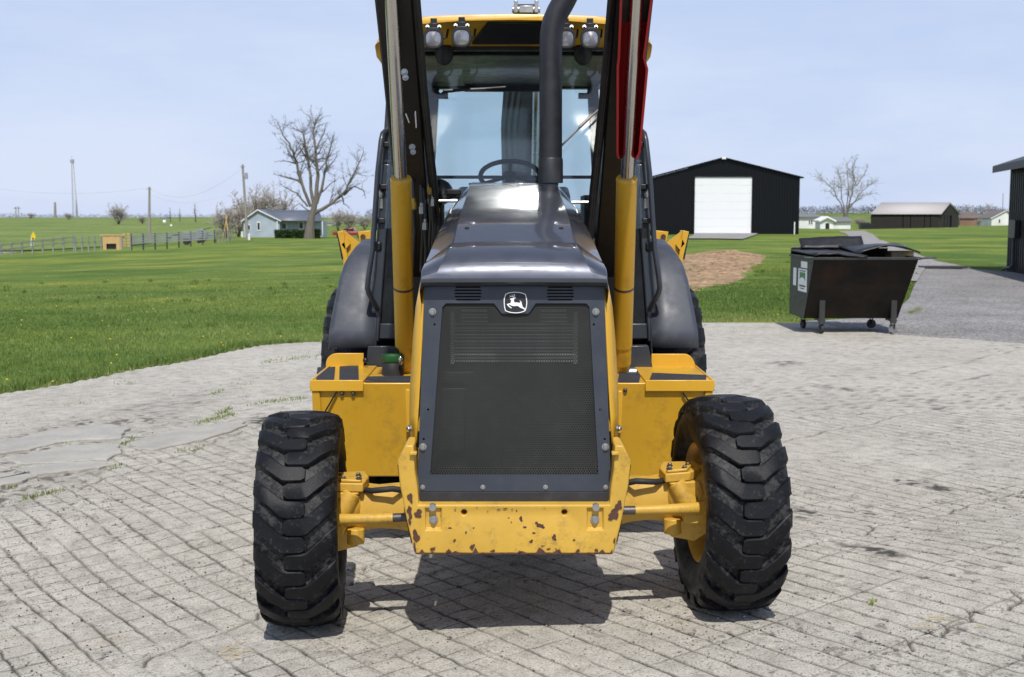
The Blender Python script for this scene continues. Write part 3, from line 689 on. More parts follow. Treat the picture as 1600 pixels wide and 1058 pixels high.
for s, steer, X0 in ((-1, R(4.8), XC-0.836), (1, R(4.0), XC+0.842)):
    C = (X0, FY, TR+PADZ-0.008+axz(X0))
    wh = empty('front_wheel', C, LD)
    tyre, rot, C = make_tyre(TR, 0.305, 20, 0.225, 0.023, C, steer, wh)
    i = -s                                               # towards the middle of the machine
    rim = MB()
    for pr in ([(i*.105, .228), (i*.122, .236), (i*.124, .230), (i*.116, .218), (i*.095, .206), (i*.0, .196), (i*-.02, .160), (i*-.045, .10), (i*-.05, .0)],):
        rim.lathe(pr, (0,0,0), (1,0,0), 48)
    rim.lathe([(i*-.045, .115), (i*.03, .112), (i*.055, .095), (i*.055, 0)], (0,0,0), (1,0,0), 32)   # planetary hub
    for k in range(8):
        t_ = 2*math.pi*k/8; rim.bolt((i*-.035, .135*math.cos(t_), .135*math.sin(t_)), (i, 0, 0), .011, .014)
    rim.v = [tuple(rot @ Vector(v) + C) for v in rim.v]
    rim.build('rim', M['yellow_worn'], wh, smooth=40)
for s in (-1, 1):
    C = Vector((XC+s*0.815, 6.90, 0.60+PADZ-.035)); wh = empty('rear_wheel', C, LD)
    make_tyre(0.60, 0.45, 21, 0.32, 0.035, C, 0, wh)
    rim = MB(); rim.lathe([(-.2, .335), (-.19, .30), (0, .29), (s*.03, .2), (s*.05, 0)], C, (1,0,0), 40); rim.lathe([(.2, .335), (.19, .30), (0, .29)], C, (1,0,0), 40)
    rim.build('rim', M['yellow'], wh, smooth=40)
# ---- front axle
ax = MB()
cz = TR+PADZ-0.01
def A(x, y, z): return Vector((XC+x, FY+y, cz+z+axa(XC+x)))
sec = [(-.68, .070, .078), (-.60, .088, .094), (-.54, .084, .084), (-.46, .084, .090), (-.38, .098, .106), (-.30, .105, .11), (-.18, .12, .12), (0, .13, .125)]
sec = sec + [(-x, a, b) for x, a, b in reversed(sec[:-1])]
rows = []
for x, hy, hz in sec:
    rows.append([A(x, -hy*.7, hz*.85), A(x, hy*.7, hz*.85), A(x, hy, hz*.3), A(x, hy, -hz*.5), A(x, hy*.6, -hz), A(x, -hy*.6, -hz), A(x, -hy, -hz*.5), A(x, -hy, hz*.3)])
ax.rows(rows, close=True)
axle = ax.build('front_axle', M['yellow_worn'], LD, smooth=35, bevel=.008)
for s in (-1, 1):
    def a_(x, y, z): return A(s*x, y, z)
    k = MB()                                             # steering knuckle: upper and lower king-pin caps and the hub carrier
    k.prism([a_(.585, -.115, .078), a_(.68, -.115, .083), a_(.73, -.06, .085), a_(.73, .08, .085), a_(.60, .09, .085), a_(.575, 0, .08)], (0, 0, .035))
    k.prism([a_(.592, -.108, .113), a_(.67, -.108, .118), a_(.70, -.03, .118), a_(.60, -.02, .113)], (0, 0, .013))
    k.rows([[a_(.60, -.12, .078), a_(.70, -.12, .08)], [a_(.625, -.125, .05), a_(.71, -.125, .052)], [a_(.67, -.125, .018), a_(.73, -.12, .012)]])
    k.prism([a_(.60, -.125, .078), a_(.715, -.125, .083), a_(.745, -.115, -.0), a_(.70, -.12, .02), a_(.655, -.125, .045)], (0, .10, 0))
    k.lathe([(0, .12), (.08, .12), (.10, .10)], a_(.70, 0, 0), (s, 0, 0), 28)
    k.lathe([(0, .082), (.05, .105), (.12, .125)], a_(.60, 0, 0), (s, 0, 0), 24)
    k.box(a_(.71, -.12, -.052), (.115, .11, .042))         # steering arm
    k.prism([a_(.60, -.10, -.085), a_(.74, -.12, -.06), a_(.76, -.12, -.12), a_(.70, -.12, -.155), a_(.61, -.10, -.14)], (0, .20, 0))
    k.tube([a_(.655, -.06, -.10), a_(.655, -.06, -.135)], .033, 14)
    k.ball(a_(.645, -.035, .02), .062, .085, .085, 16, 10); k.tube([a_(.63, -.10, .075), a_(.66, -.115, .02), a_(.70, -.12, -.04)], [.034, .040, .036], 12); k.tube([a_(.62, -.085, -.07), a_(.62, -.09, -.13)], .036, 14)
    kn = k.build('knuckle', M['yellow_worn'], axle, smooth=35, bevel=.005)
    for (x, y) in ((.603, -.095), (.662, -.092), (.612, -.035), (.682, -.035)): MB().bolt(a_(x, y, .127), (0, 0, 1), .0085, .009).build('bolt', M['darksteel'], axle, smooth=0)
    t_ = MB(); t_.tube([a_(.77, -.15, -.012), a_(.70, -.185, -.008), a_(.62, -.205, -.003), a_(.54, -.21, -.002), a_(.46, -.21, -.002)], [.025, .023, .020, .0185, .018], 16)
    t_.ball(a_(.735, -.165, -.012), .026, .03, .026)
    t_.build('tie_rod', M['yellow_worn'], axle, smooth=50)
    t_ = MB(); t_.tube([a_(.475, -.21, -.002), a_(.32, -.21, .0)], .0165, 14); t_.build('steering_rod', M['darksteel'], axle, smooth=50)
    MB().bolt(a_(.655, -.145, -.035), (-s, -.4, .1), .012, .02).build('bolt', M['yellow_worn'], axle, smooth=0); MB().bolt(a_(.69, -.145, -.035), (0, -1, 0), .010, .012).build('bolt', M['yellow_worn'], axle, smooth=0)
    h = MB(); h.tube([a_(.40, -.05, .06), a_(.47, -.12, .09), a_(.55, -.10, .08), a_(.62, -.02, .07)], .012, 8); h.build('hose', M['rubber'], axle, smooth=60)
    r_ = MB(); r_.box(a_(.385, -.083, .02), (.045, .02, .075)); r_.build('web', M['yellow_worn'], axle, bevel=.006)
# ---- belly and frame behind the axle
b = MB(); b.box((XC, 5.75, .62), (.70, 2.0, .50)); b.box((XC, 5.05, .78), (.56, .8, .55)); b.box((XC, 6.6, .55), (1.15, 1.0, .5))
b.box((XC, 4.64, .53), (.60, .60, .16)); b.build('chassis', M['black'], LD, bevel=.02)  # forward box added unseen behind the bumper to block leaking sunlight
# ---- front bumper casting
BY = 4.25
def half_pts(L_, Y): return [at(u, v, Y) for u, v in L_]
lp = [(646,696), (633,696), (621,720), (625,760), (633,800), (637,820), (648,866)]
left = half_pts(lp, BY); inner = half_pts([(654,789), (652,760), (648,735)], BY)
poly = left + [mx(p, 1) for p in reversed(left)] + [mx(p, 1) for p in reversed(inner)] + inner
poly = [p + Vector((0, 0.0, 0)) for p in poly]
bmp = MB(); bmp.prism(poly, (0, .17, 0)); bumper = bmp.build('bumper', M['yellow_worn'], LD, smooth=30, bevel=.006)
cuts = []
for s in (-1, 1):
    p = mx(at(677, 813, BY), s)
    c = MB(); c.hexa([p+Vector(q) for q in ((-.029,-.05,-.042),(.029,-.05,-.042),(.029,.014,-.034),(-.029,.014,-.034),(-.029,-.05,.045),(.029,-.05,.045),(.029,.014,.045),(-.029,.014,.045))]); cuts.append(c)
    q = mx(at(725, 801, BY), s); c = MB(); c.cyl(q+Vector((0,-.05,0)), q+Vector((0,.06,0)), .0105, 18); cuts.append(c)
cut(bumper, cuts)
for s in (-1, 1):
    p = mx(at(677, 813, BY), s)+Vector((0, .014, 0)); b = MB(); b.tube([p, p+Vector((0,-.004,0))], .0165, 20); b.bolt(p+Vector((0,-.004,0)), (0,-1,0), .010, .012); b.build('bolt', M['steel'], bumper, smooth=30)
    p = mx(at(676, 792, BY), s)+Vector((0, .008, 0)); b = MB(); b.cyl(p, p+Vector((0,-.02,0)), .013, 16); b.build('pin', M['steel'], bumper)
    # side wings of the casting run back beside the axle
    w_ = MB(); o = [mx(at(u, v, BY+.171), s) for u, v in ((640,700),(630,722),(632,760),(638,800),(645,838),(665,850),(668,700))]
    w_.prism(o, (0, .36, 0)); w_.build('side_plate', M['yellow_worn'], bumper, bevel=.006)
    l_ = MB(); p0 = mx(at(644, 708, BY-.002), s); l_.box(p0+Vector((-s*.004, .0, 0)), (.026, .03, .012)); l_.build('lug', M['yellow_worn'], bumper, bevel=.003)
# rust chips where the paint has gone
def blob(u, v, w_, h_, Y, n=11, seed=0):
    rnd = random.Random(seed); P = []; n = 21; ph = [rnd.uniform(0, 6.28) for _ in range(3)]
    for k in range(n):
        t_ = 2*math.pi*k/n; r = .85+.22*math.sin(2*t_+ph[0])+.16*math.sin(3*t_+ph[1])+.10*math.sin(5*t_+ph[2])+rnd.uniform(-.10, .10); P.append(at(u+w_*r*math.cos(t_), v+h_*r*math.sin(t_), Y))
    return P
CH = [(814,811,3.2,4),(845,822,6,4.5),(839,818,3.5,3),(820,824,2.5,2.2),(834,833,2.4,2),(830,846,3.5,2.6),(866,840,4.5,4.5),(897,844,2,2),(703,825,2.6,1.5),(710,845,2,3.2),(728,832,1.6,2),(738,855,4,5.5),(740,825,1.4,1),(795,809,1,1),(799,816,1,1),
      (807,798,1.5,.9),(857,858,3,1.6),(874,861,1.6,2),(869,858,1.2,1.2),(653,803,8,6.5),(640,800,4.5,10),(641,778,4,10),(650,838,6,10),(648,856,2.5,8),(960,803,10,8),(967,790,5,10),(955,808,6,5),(960,845,2,4),(711,797,1.2,1.2),(762,799,1,.8),(848,853,3,.8),(640,815,2.5,6)] + [(779,796,3,.8),(789,795,4.5,1.0),(800,796,1.5,.8),(745,793,1.2,.6),(851,794,.9,.6),(712,793,.8,.7),(688,797,.9,2),(700,862,3,2),(770,861,4,2.2),(812,862,2.4,1.6),(903,861,4.5,2.4),(932,860,3,3),(676,858,4,3.5)]
for i_, (u, v, a, b_) in enumerate(CH):
    m_ = MB(); m_.prism(blob(u, v, a, b_, BY-.0010-.00012*i_, 13, i_), (0, .0008, 0)); m_.build('rust_patch', M['rust'], bumper, smooth=0)
m_ = MB(); P = []
rnd = random.Random(3)
us = np.linspace(649, 957, 60)
top = [at(u, 866.3-rnd.uniform(.8, 3.4)*(1+2.5*(rnd.random() < .1)), BY-.0012) for u in us]; bot = [at(u, 866.2, BY-.0012) for u in us]
m_.rows([top, bot]); m_.rows([bot, [p+Vector((0,.16,-.0015)) for p in bot]]); m_.build('rust_patch', M['rust'], bumper, smooth=0)
for s in (-1, 1):                                        # bare metal along the outer edge of the wings
    for k_, (a, b_) in enumerate((((622,728),(628,775)), ((636,815),(644,852)))):
        m_ = MB(); p, q = at(*a, BY+.002), at(*b_, BY+.002); n_ = 10; r1 = []; r2 = []
        for j in range(n_):
            f = j/(n_-1); c = p.lerp(q, f)+Vector((-.0035, .012, 0)); r1.append(mx(c, s)); r2.append(mx(c+Vector((0, .02+.05*math.sin(math.pi*f)*rnd.uniform(.6, 1.1), 0)), s))
        m_.rows([r1, r2]); m_.build('rust_patch', M['darksteel'], bumper, smooth=0)
# ---- grille panel
def gp(u, v, off=0.0):
    t_ = (v-441)/(768-441); return at(u, v, 4.43-.12*t_) + Vector((0, -off, 0))
outl = [(668,441), (939,441), (944,446), (955,768), (652,768), (663,446)]
gpan = MB(); gpan.prism([gp(*p) for p in outl], (0, .018, 0))
grille = gpan.build('grille_panel', M['slate'], LD, smooth=30, bevel=.003)
WIN = [(697,474), (772,474), (784,490), (826,490), (837,474), (916,474), (921,480), (935,742), (672,742), (691,480)]
cuts = [MB().prism([gp(*p, .05) for p in WIN], (0, .12, 0))]
SL = []
for s in (-1, 1):
    for k in range(5):
        y0 = 447.5+k*4.9; x0, x1 = (712.5, 750.5) if k in (0, 4) else (710.5, 752)
        q = [gp(*p, .05) for p in ((x0, y0), (x1, y0), (x1, y0+2.6), (x0, y0+2.6))]
        cuts.append(MB().prism([mx(p, s) for p in q], (0, .12, 0)))
for (u, v) in ((679,507), (669,640), (662,686)):
    for s in (-1, 1):
        q = mx(gp(u, v), s); cuts.append(MB().cyl(q+Vector((0,-.03,0)), q+Vector((0,.03,0)), .0042, 12))
cut(grille, cuts); grille.modifiers.clear(); grille.data.shade_flat()
# perforated sheet: every hole is real
WP = [gp(*p) for p in WIN]; W2 = [(p.x, p.z) for p in WP]
zt, zb = WP[0].z, WP[7].z; yt, yb = WP[0].y, WP[7].y
def screen():
    pit = 0.0092; hr = 0.0036; c = []
    x0, x1 = min(p[0] for p in W2)-.005, max(p[0] for p in W2)+.005; rowh = pit*math.sqrt(3)/2
    nz = int((zt-zb)/rowh)+3; nx = int((x1-x0)/pit)+2
    ii, jj = np.meshgrid(np.arange(nx), np.arange(nz)); cx = x0+ii*pit+(jj % 2)*pit/2; czz = zb-.004+jj*rowh
    cx, czz = cx.ravel(), czz.ravel()
    m = np.zeros(cx.shape, bool)
    for ddx, ddz in ((0,0),(.006,0),(-.006,0),(0,.006),(0,-.006)): m |= pip(cx+ddx, czz+ddz, W2)
    cx, czz = cx[m], czz[m]; a = np.pi/6+np.arange(6)*np.pi/3; ro = pit/math.sqrt(3)
    ox, oz = ro*np.cos(a), ro*np.sin(a); ix, iz = hr*np.cos(a), hr*np.sin(a)
    PX = np.concatenate([cx[:, None]+ox, cx[:, None]+ix], 1); PZ = np.concatenate([czz[:, None]+oz, czz[:, None]+iz], 1)
    PY = yb+(yt-yb)*(PZ-zb)/(zt-zb)+.010
    V = np.stack([PX, PY, PZ], 2).reshape(-1, 3); o = np.arange(len(cx))[:, None]*12
    F = np.concatenate([o+[k, (k+1) % 6, 6+(k+1) % 6, 6+k] for k in range(6)], 1).reshape(-1, 4)
    org = Vector((XC, 4.4, zb))
    ob = np_mesh('mesh_screen', V-np.array(org), F, M['screen'], None, smooth=False); ob.parent = grille; ob.location = org-WL[grille]; WL[ob] = org
screen()
b = MB()
for (u, v) in ((676,487), (661,698)):
    for s in (-1, 1): b = MB(); p = mx(gp(u, v), s); b.tube([p, p+Vector((0,-.003,0))], .0135, 18); b.bolt(p+Vector((0,-.003,0)), (0,-1,0), .0092, .010); b.build('bolt', M['steel'], grille, smooth=30)
for u in (660.5, 754.5):
    for s in (-1, 1): b = MB(); b.bolt(mx(gp(u, 761), s), (0,-1,0), .0062, .006); b.build('bolt', M['steel'], grille, smooth=30)
for u in (682, 763):
    for s in (-1, 1): b = MB(); b.bolt(mx(gp(u, 441.5)+Vector((0,.01,.002)), s), (0,-.4,1), .005, .003, False); b.build('bolt', M['steel'], grille, smooth=30)
fl = MB(); fl.prism([gp(652,768.6,.004), gp(955,768.6,.004), at(953,789,4.30), at(653,789,4.30)], (0, .008, 0)); fl.build('rubber_flap', M['rubber'], LD, bevel=.002)
# radiator behind the screen
rd = MB(); rd.box((XC, 4.62, .98), (.64, .06, .80)); rad = rd.build('radiator', M['black'], LD)
for k in range(16):
    v = 486+k*5.2; hw = (92-16*(k < 2)) if k > 3 else 60
    for cx in ((-1, 1) if k <= 3 else (0,)):
        p = at(803+cx*62, v, 4.56); MB().box((p.x, 4.56, p.z), ((.10 if cx else .46), .012, .0065)).build('cooling_fin', M['finbar'], rad)
m_ = MB(); p = at(716, 590, 4.55); m_.box(p, (.12, .02, .045)); m_.box(p+Vector((-.02,0,-.16)), (.09, .012, .24)); m_.build('oil_cooler', M['black'], rad, bevel=.004)
for s in (-1, 1): MB().box((XC+s*.235, 4.565, 1.12), (.015, .015, .20)).build('cooler_frame', M['finbar'], rad)
# emblem: black badge with a white border and a leaping deer
def ez(x, y, off): return gp(780+x/23.52, 450+y/23.51, off)
ob = [(175,520),(182,380),(235,225),(330,180),(440,155),(600,148),(760,158),(870,188),(968,228),(1005,370),(1022,530),(1005,690),(958,835),(860,880),(740,908),(600,918),(450,905),(330,878),(225,835),(188,690)]
def shrink(P, k): cx, cy = 600, 532; return [(cx+(x-cx)*k, cy+(y-cy)*k) for x, y in P]
eb = MB(); eb.prism([ez(x, y, .004) for x, y in shrink(ob, .985)], (0, .006, 0)); emb = eb.build('emblem', M['black'], LD, smooth=20)
bd = MB(); outer = [ez(x, y, .0055) for x, y in shrink(ob, 1.02)]; inn = [ez(x, y, .0055) for x, y in shrink(ob, .945)]
bd.rows([outer, inn], close=True); bd.build('emblem_border', M['white'], emb, smooth=0)
deer = [(275,590),(330,572),(415,555),(430,500),(445,440),(405,422),(390,400),(440,380),(500,372),(515,345),(480,330),(420,325),(375,350),(372,340),(408,310),(380,270),(430,292),(470,298),(470,262),(445,232),(485,250),(512,300),(535,315),(548,270),(525,215),(560,228),(580,270),(570,330),(590,348),(630,352),(600,378),(560,388),(540,430),(540,490),(565,522),(640,528),(740,540),(775,542),(780,510),(755,470),(752,448),(790,480),(822,515),(825,555),(838,600),(862,690),(905,715),(970,785),(955,810),(930,800),(890,765),(820,740),(760,715),(705,665),(640,655),(560,665),(490,658),(430,635),(385,605),(345,622),(400,670),(455,715),(465,745),(430,740),(370,700),(320,660),(295,625)]
dm = MB(); pts = [Vector((x, -y)) for x, y in deer]
v_, e_, f_, *_r = delaunay_2d_cdt(pts, [(i, (i+1) % len(pts)) for i in range(len(pts))], [], 1, 1e-4)
dm.add([ez(p.x, -p.y, .0055) for p in v_], [tuple(q) for q in f_]); dm.build('deer_mark', M['white'], emb, smooth=0)
# ---- yellow cheeks beside the grille
for s in (-1, 1):
    inn = [gp(u, v)+Vector((0, .012, 0)) for u, v in ((663.5,437),(661,480),(659,520),(655,600),(652,650),(650,694))]
    mid = [at(u, v, 4.60) for u, v in ((659,436),(650.5,480),(646,530),(642,600),(641,650),(643,694))]
    back = [Vector((p.x-.004, 5.55, p.z+.10)) for p in mid]
    c = MB(); c.rows([[mx(p, s) for p in inn], [mx(p, s) for p in mid], [mx(p, s) for p in back]])
    c.build('side_panel', M['yellow'], LD, smooth=30, thick=.006)
    b = MB(); p = mx(at(641, 669, 4.55), s); b.bolt(p, (s, -1, 0), .009, .012); b.build('bolt', M['steel'], LD, smooth=0)
    d = MB(); d.prism([mx(p, s) for p in (gp(664,441)+Vector((0,.02,0)), gp(651,768)+Vector((0,.02,0)), gp(651,768)+Vector((0,.3,0)), gp(664,441)+Vector((0,.3,0)))], (-s*.012, 0, 0))
    d.build('seal', M['rubber'], LD)
# ---- hood
def hs(y, zc, ze, zo, hw_t, hw_o, zb): return [(-hw_o-.006, y, zb), (-hw_o, y, zo), (-hw_t, y, ze), (-hw_t*.5, y, zc-.001), (0, y, zc), (hw_t*.5, y, zc-.001), (hw_t, y, ze), (hw_o, y, zo), (hw_o+.006, y, zb)]
S = [(4.400, 1.330, 1.328, 1.326, .30, .334, 1.315), (4.372, 1.342, 1.341, 1.340, .30, .336, 1.315), (4.368, 1.356, 1.355, 1.352, .295, .338, 1.315), (4.373, 1.378, 1.375, 1.362, .282, .339, 1.31), (4.387, 1.404, 1.400, 1.374, .270, .339, 1.30), (4.410, 1.428, 1.423, 1.384, .260, .339, 1.28),
     (4.445, 1.450, 1.444, 1.392, .251, .339, 1.26), (4.50, 1.470, 1.463, 1.400, .243, .338, 1.25), (4.57, 1.487, 1.480, 1.408, .236, .337, 1.25), (4.583, 1.481, 1.474, 1.409, .234, .337, 1.25), (4.67, 1.516, 1.510, 1.430, .228, .332, 1.25), (4.75, 1.546, 1.540, 1.450, .225, .328, 1.25), (4.82, 1.570, 1.564, 1.470, .222, .324, 1.25), (4.88, 1.587, 1.581, 1.485, .219, .321, 1.25), (5.05, 1.625, 1.619, 1.518, .213, .314, 1.25), (5.25, 1.669, 1.663, 1.553, .207, .307, 1.25), (5.47, 1.718, 1.712, 1.592, .201, .301, 1.25), (5.56, 1.731, 1.726, 1.605, .20, .300, 1.25), (5.93, 1.740, 1.735, 1.63, .20, .300, 1.25)]
hd = MB(); hd.rows([[Vector((p[0]+XC, p[1], p[2])) for p in hs(*q)] for q in S])
hood = hd.build('hood', M['hood'], LD, smooth=24, bevel=0)
md = hood.modifiers.new('bevel', 'BEVEL'); md.width = .012; md.segments = 3; md.limit_method = 'ANGLE'; md.angle_limit = R(20)
for s in (-1, 1): MB().box((XC+s*.185, 4.73, 1.5365), (.016, .012, .006)).build('hood_latch', M['black'], LD, bevel=.002)
m_ = MB(); m_.box((XC, 5.965, 1.738), (.44, .07, .012)); m_.box((XC, 5.99, 1.60), (.44, .03, .26)); cowl = m_.build('cowl', M['hood'], LD, bevel=.004)
for k in range(8):
    m_ = MB(); p = at(740+k*4.2, 284, 5.96); m_.box((p.x, 5.955, 1.7455), (.008, .03, .003)); m_.build('vent_slot', M['black'], cowl)
# ---- exhaust
EX = 5.72
pts = [at(860.5, 286, EX), at(860.5, 230, EX), at(860.5, 120, EX), at(860.5, 72, EX), at(861.5, 52, EX), at(865, 34, EX), at(872, 18, EX), at(880, 4, EX), at(889, -14, EX), at(899, -34, EX)]
e = MB(); e.tube(pts, .0535, 32, cap=False); e.tube([p for p in pts], .049, 32, cap=False); exh = e.build('exhaust_stack', M['exhaust'], LD, smooth=60)
e = MB(); e.tube([at(860.5, 286, EX), at(860.5, 250, EX), at(860.5, 247, EX)], [.058, .058, .054], 32); e.build('sleeve', M['exhaust'], exh, smooth=40)
# ---- lift cylinders
for s in (-1, 1):
    base = mx(at(633.5, 580, 5.86), s); g0 = mx(at(626.3, 278, 5.40), s); top = mx(at(608.5, -60, 4.93), s)
    d = (g0-base).normalized()
    c = MB(); rB = .047
    c.tube([base, base+d*.04, base+d*.06], [.032, .040, .040], 24); c.tube([base+d*.05, base+d*.15, base+d*.153, g0-d*.02], [rB*.93, rB*.93, rB, rB], 32)
    cy = c.build('lift_cylinder', M['yellow'], LD, smooth=40)
    c = MB(); c.tube([g0-d*.02, g0-d*.006, g0, g0+d*.001], [rB*1.0, rB*1.03, rB*.97, rB*.6], 32); c.build('gland', M['yellow'], cy, smooth=40)
    c = MB(); q = base.lerp(g0, .46); c.tube([q-d*.006, q+d*.006], rB*1.012, 32); c.build('clamp_band', M['darksteel'], cy, smooth=40)
    c = MB(); c.tube([g0-d*.01, top], .0285, 28); c.build('rod', M['chrome'], cy, smooth=60)
    c = MB(); p = base+Vector((0, 0, -.005)); c.cyl(p+Vector((-.07,0,0)), p+Vector((.07,0,0)), .022, 18); c.build('pin', M['steel'], cy, smooth=40)
# ---- loader arms (raised)
for s in (-1, 1):
    prof = [(6.42, 1.33), (6.25, 1.26), (6.12, 1.36), (5.30, 2.20), (4.85, 2.62), (4.30, 3.16), (3.98, 3.42), (4.05, 3.56), (4.25, 3.52), (4.62, 3.22), (5.10, 2.80), (5.62, 2.40), (6.40, 1.62)]
    a = MB(); x0, x1 = XC+s*.415, XC+s*.57
    a.prism([(x0, y, z) for y, z in prof], (x1-x0, 0, 0)); arm = a.build('loader_arm', M['black'], LD, bevel=.008)
    p = MB(); p.cyl((XC+s*.40, 6.28, 1.42), (XC+s*.56, 6.28, 1.42), .045, 20); p.build('pin', M['steel'], arm, smooth=40)
    t_ = MB(); t_.box((XC+s*.49, 6.35, 1.16), (.22, .22, .40)); t_.build('tower', M['black'], LD, bevel=.01)
    # hoses along the arm
    for k in range(3):
        x = XC+s*(.385-.012*k); h = MB(); o = .03*k
        P = [(x-s*.02, 6.10-o, 1.10), (x, 6.02-o, 1.28), (x, 5.98-o, 1.45), (x+s*.01, 5.80-o, 1.72), (x+s*.025, 5.45-o, 2.08), (x+s*.03, 4.9-o, 2.60), (x+s*.03, 4.4-o, 3.05)]
        h.tube(P, .011, 8); h.build('hose', M['rubber'], arm, smooth=60)
        for (q0, q1) in ((1.43, 1.53),):
            f = MB(); f.tube([Vector((x, 5.985-o, 1.42)), Vector((x+s*.001, 5.95-o, 1.475))], [.0155, .0155], 6); f.build('hose_fitting', M['steel'] if k != 1 else M['darksteel'], arm, smooth=0)
    for (u, v, Yq) in (((632,113,5.13), (644,230,5.55)) if s < 0 else ()):
        f = MB(); p = at(u, v, Yq-.07); f.bolt(p, (0,-1,0), .010, .016); f.bolt(p+Vector((.004,0,-.022)), (0,-1,.2), .009, .012); f.build('hose_fitting', M['steel'], arm, smooth=0)
    br = MB(); br.box((XC+s*.36, 6.18, 1.15), (.12, .08, .35)); br.box((XC+s*.37, 6.12, 1.40), (.07, .06, .09)); br.build('valve_block', M['black'], LD, bevel=.008)
for k, (a, b_) in enumerate((((637, 182, 5.28), (641, 192, 5.32)), ((651, 178, 5.3), (652.5, 200, 5.36)))):   # paper tags on the left arm
    m_ = MB(); p, q = at(*a), at(*b_); m_.bar(p+Vector((0,-.075,0)), q+Vector((0,-.075,0)), .004, .016, (0,1,0)); m_.build('tag', M['white'], LD)
ct = MB(); ct.prism([(XC-.414, y, z) for y, z in ((4.32, 3.42), (4.18, 3.36), (3.86, 3.98), (4.00, 4.06))], (.828, 0, 0)); ct.build('coupler', M['black'], LD, bevel=.01)
# extra hoses dropping beside the hood on the left
for k in range(4):
    h = MB(); x = XC-.40+.018*k; h.tube([(x, 6.0, 1.55-.02*k), (x+.01, 5.93, 1.40), (x+.012, 5.92, 1.2), (x, 5.98, .95)], .0125, 8); h.build('hose', M['rubber'], LD, smooth=60)
    f = MB(); f.tube([(x+.004, 5.955, 1.47-.012*k), (x+.01, 5.93, 1.40-.012*k)], .017, 6); f.build('hose_fitting', M['steel'], LD, smooth=0)
for (u, v, Yq, k) in ((646,320,5.72,0), (659,327,5.75,1), (672,297,5.8,0), (676,315,5.8,1), (664,352,5.75,1), (683,330,5.85,0)):
    p = at(u, v, Yq); f = MB(); f.tube([p+Vector((0,0,-.022)), p+Vector((0,0,.012)), p+Vector((0,0,.014)), p+Vector((0,0,.03))], [.013, .013, .009, .009], 6); f.build('hose_fitting', M['steel'] if k else M['yellow_worn'], LD, smooth=0)
    h = MB(); h.tube([p+Vector((0,0,.03)), p+Vector((-.01,.03,.16)), p+Vector((-.03,.02,.34))], .010, 8); h.tube([p+Vector((0,0,-.02)), p+Vector((.005,.02,-.12)), p+Vector((-.01,.1,-.30))], .011, 8); h.build('hose', M['hose'], LD, smooth=60)
# red safety lock stowed on the right rod
top, bot = at(1001, -60, 4.93), at(977, 248, 5.36); dv = (bot-top); nrm = Vector((0, -.88, -.45)).normalized()
def rl(u, v, t_, back=0.0):
    Yq = 4.93+(5.36-4.93)*t_; return at(u, v, Yq+back)
rk = MB()
fr = lambda L_, back: [rl(u, v, (v+60)/308, back) for u, v in L_]
Lf = [(973,-60), (968.5,0), (965,92), (963.5,104), (963,240), (965,248)]
Rf = [(1029,-60), (1020,0), (1008,90), (1013,108), (1001,238), (996,248)]
for F_, inw in ((Lf, 1), (Rf, -1)):
    fr0, bk0 = fr(F_, -.055), fr(F_, .05)
    rk.rows([[p+Vector((inw*.010, 0, 0)) for p in fr0], fr0, bk0, [p+Vector((inw*.010, 0, 0)) for p in bk0]], close=False)
    rk.rows([[p+Vector((inw*.010, 0, 0)) for p in bk0], [p+Vector((inw*.010, 0, 0)) for p in fr0]])
lock = rk.build('safety_lock', M['red'], LD, smooth=30)
rk = MB(); rk.rows([fr(Lf, .045), fr(Rf, .045)]); rk.build('web', M['red'], lock, smooth=30, thick=.006)
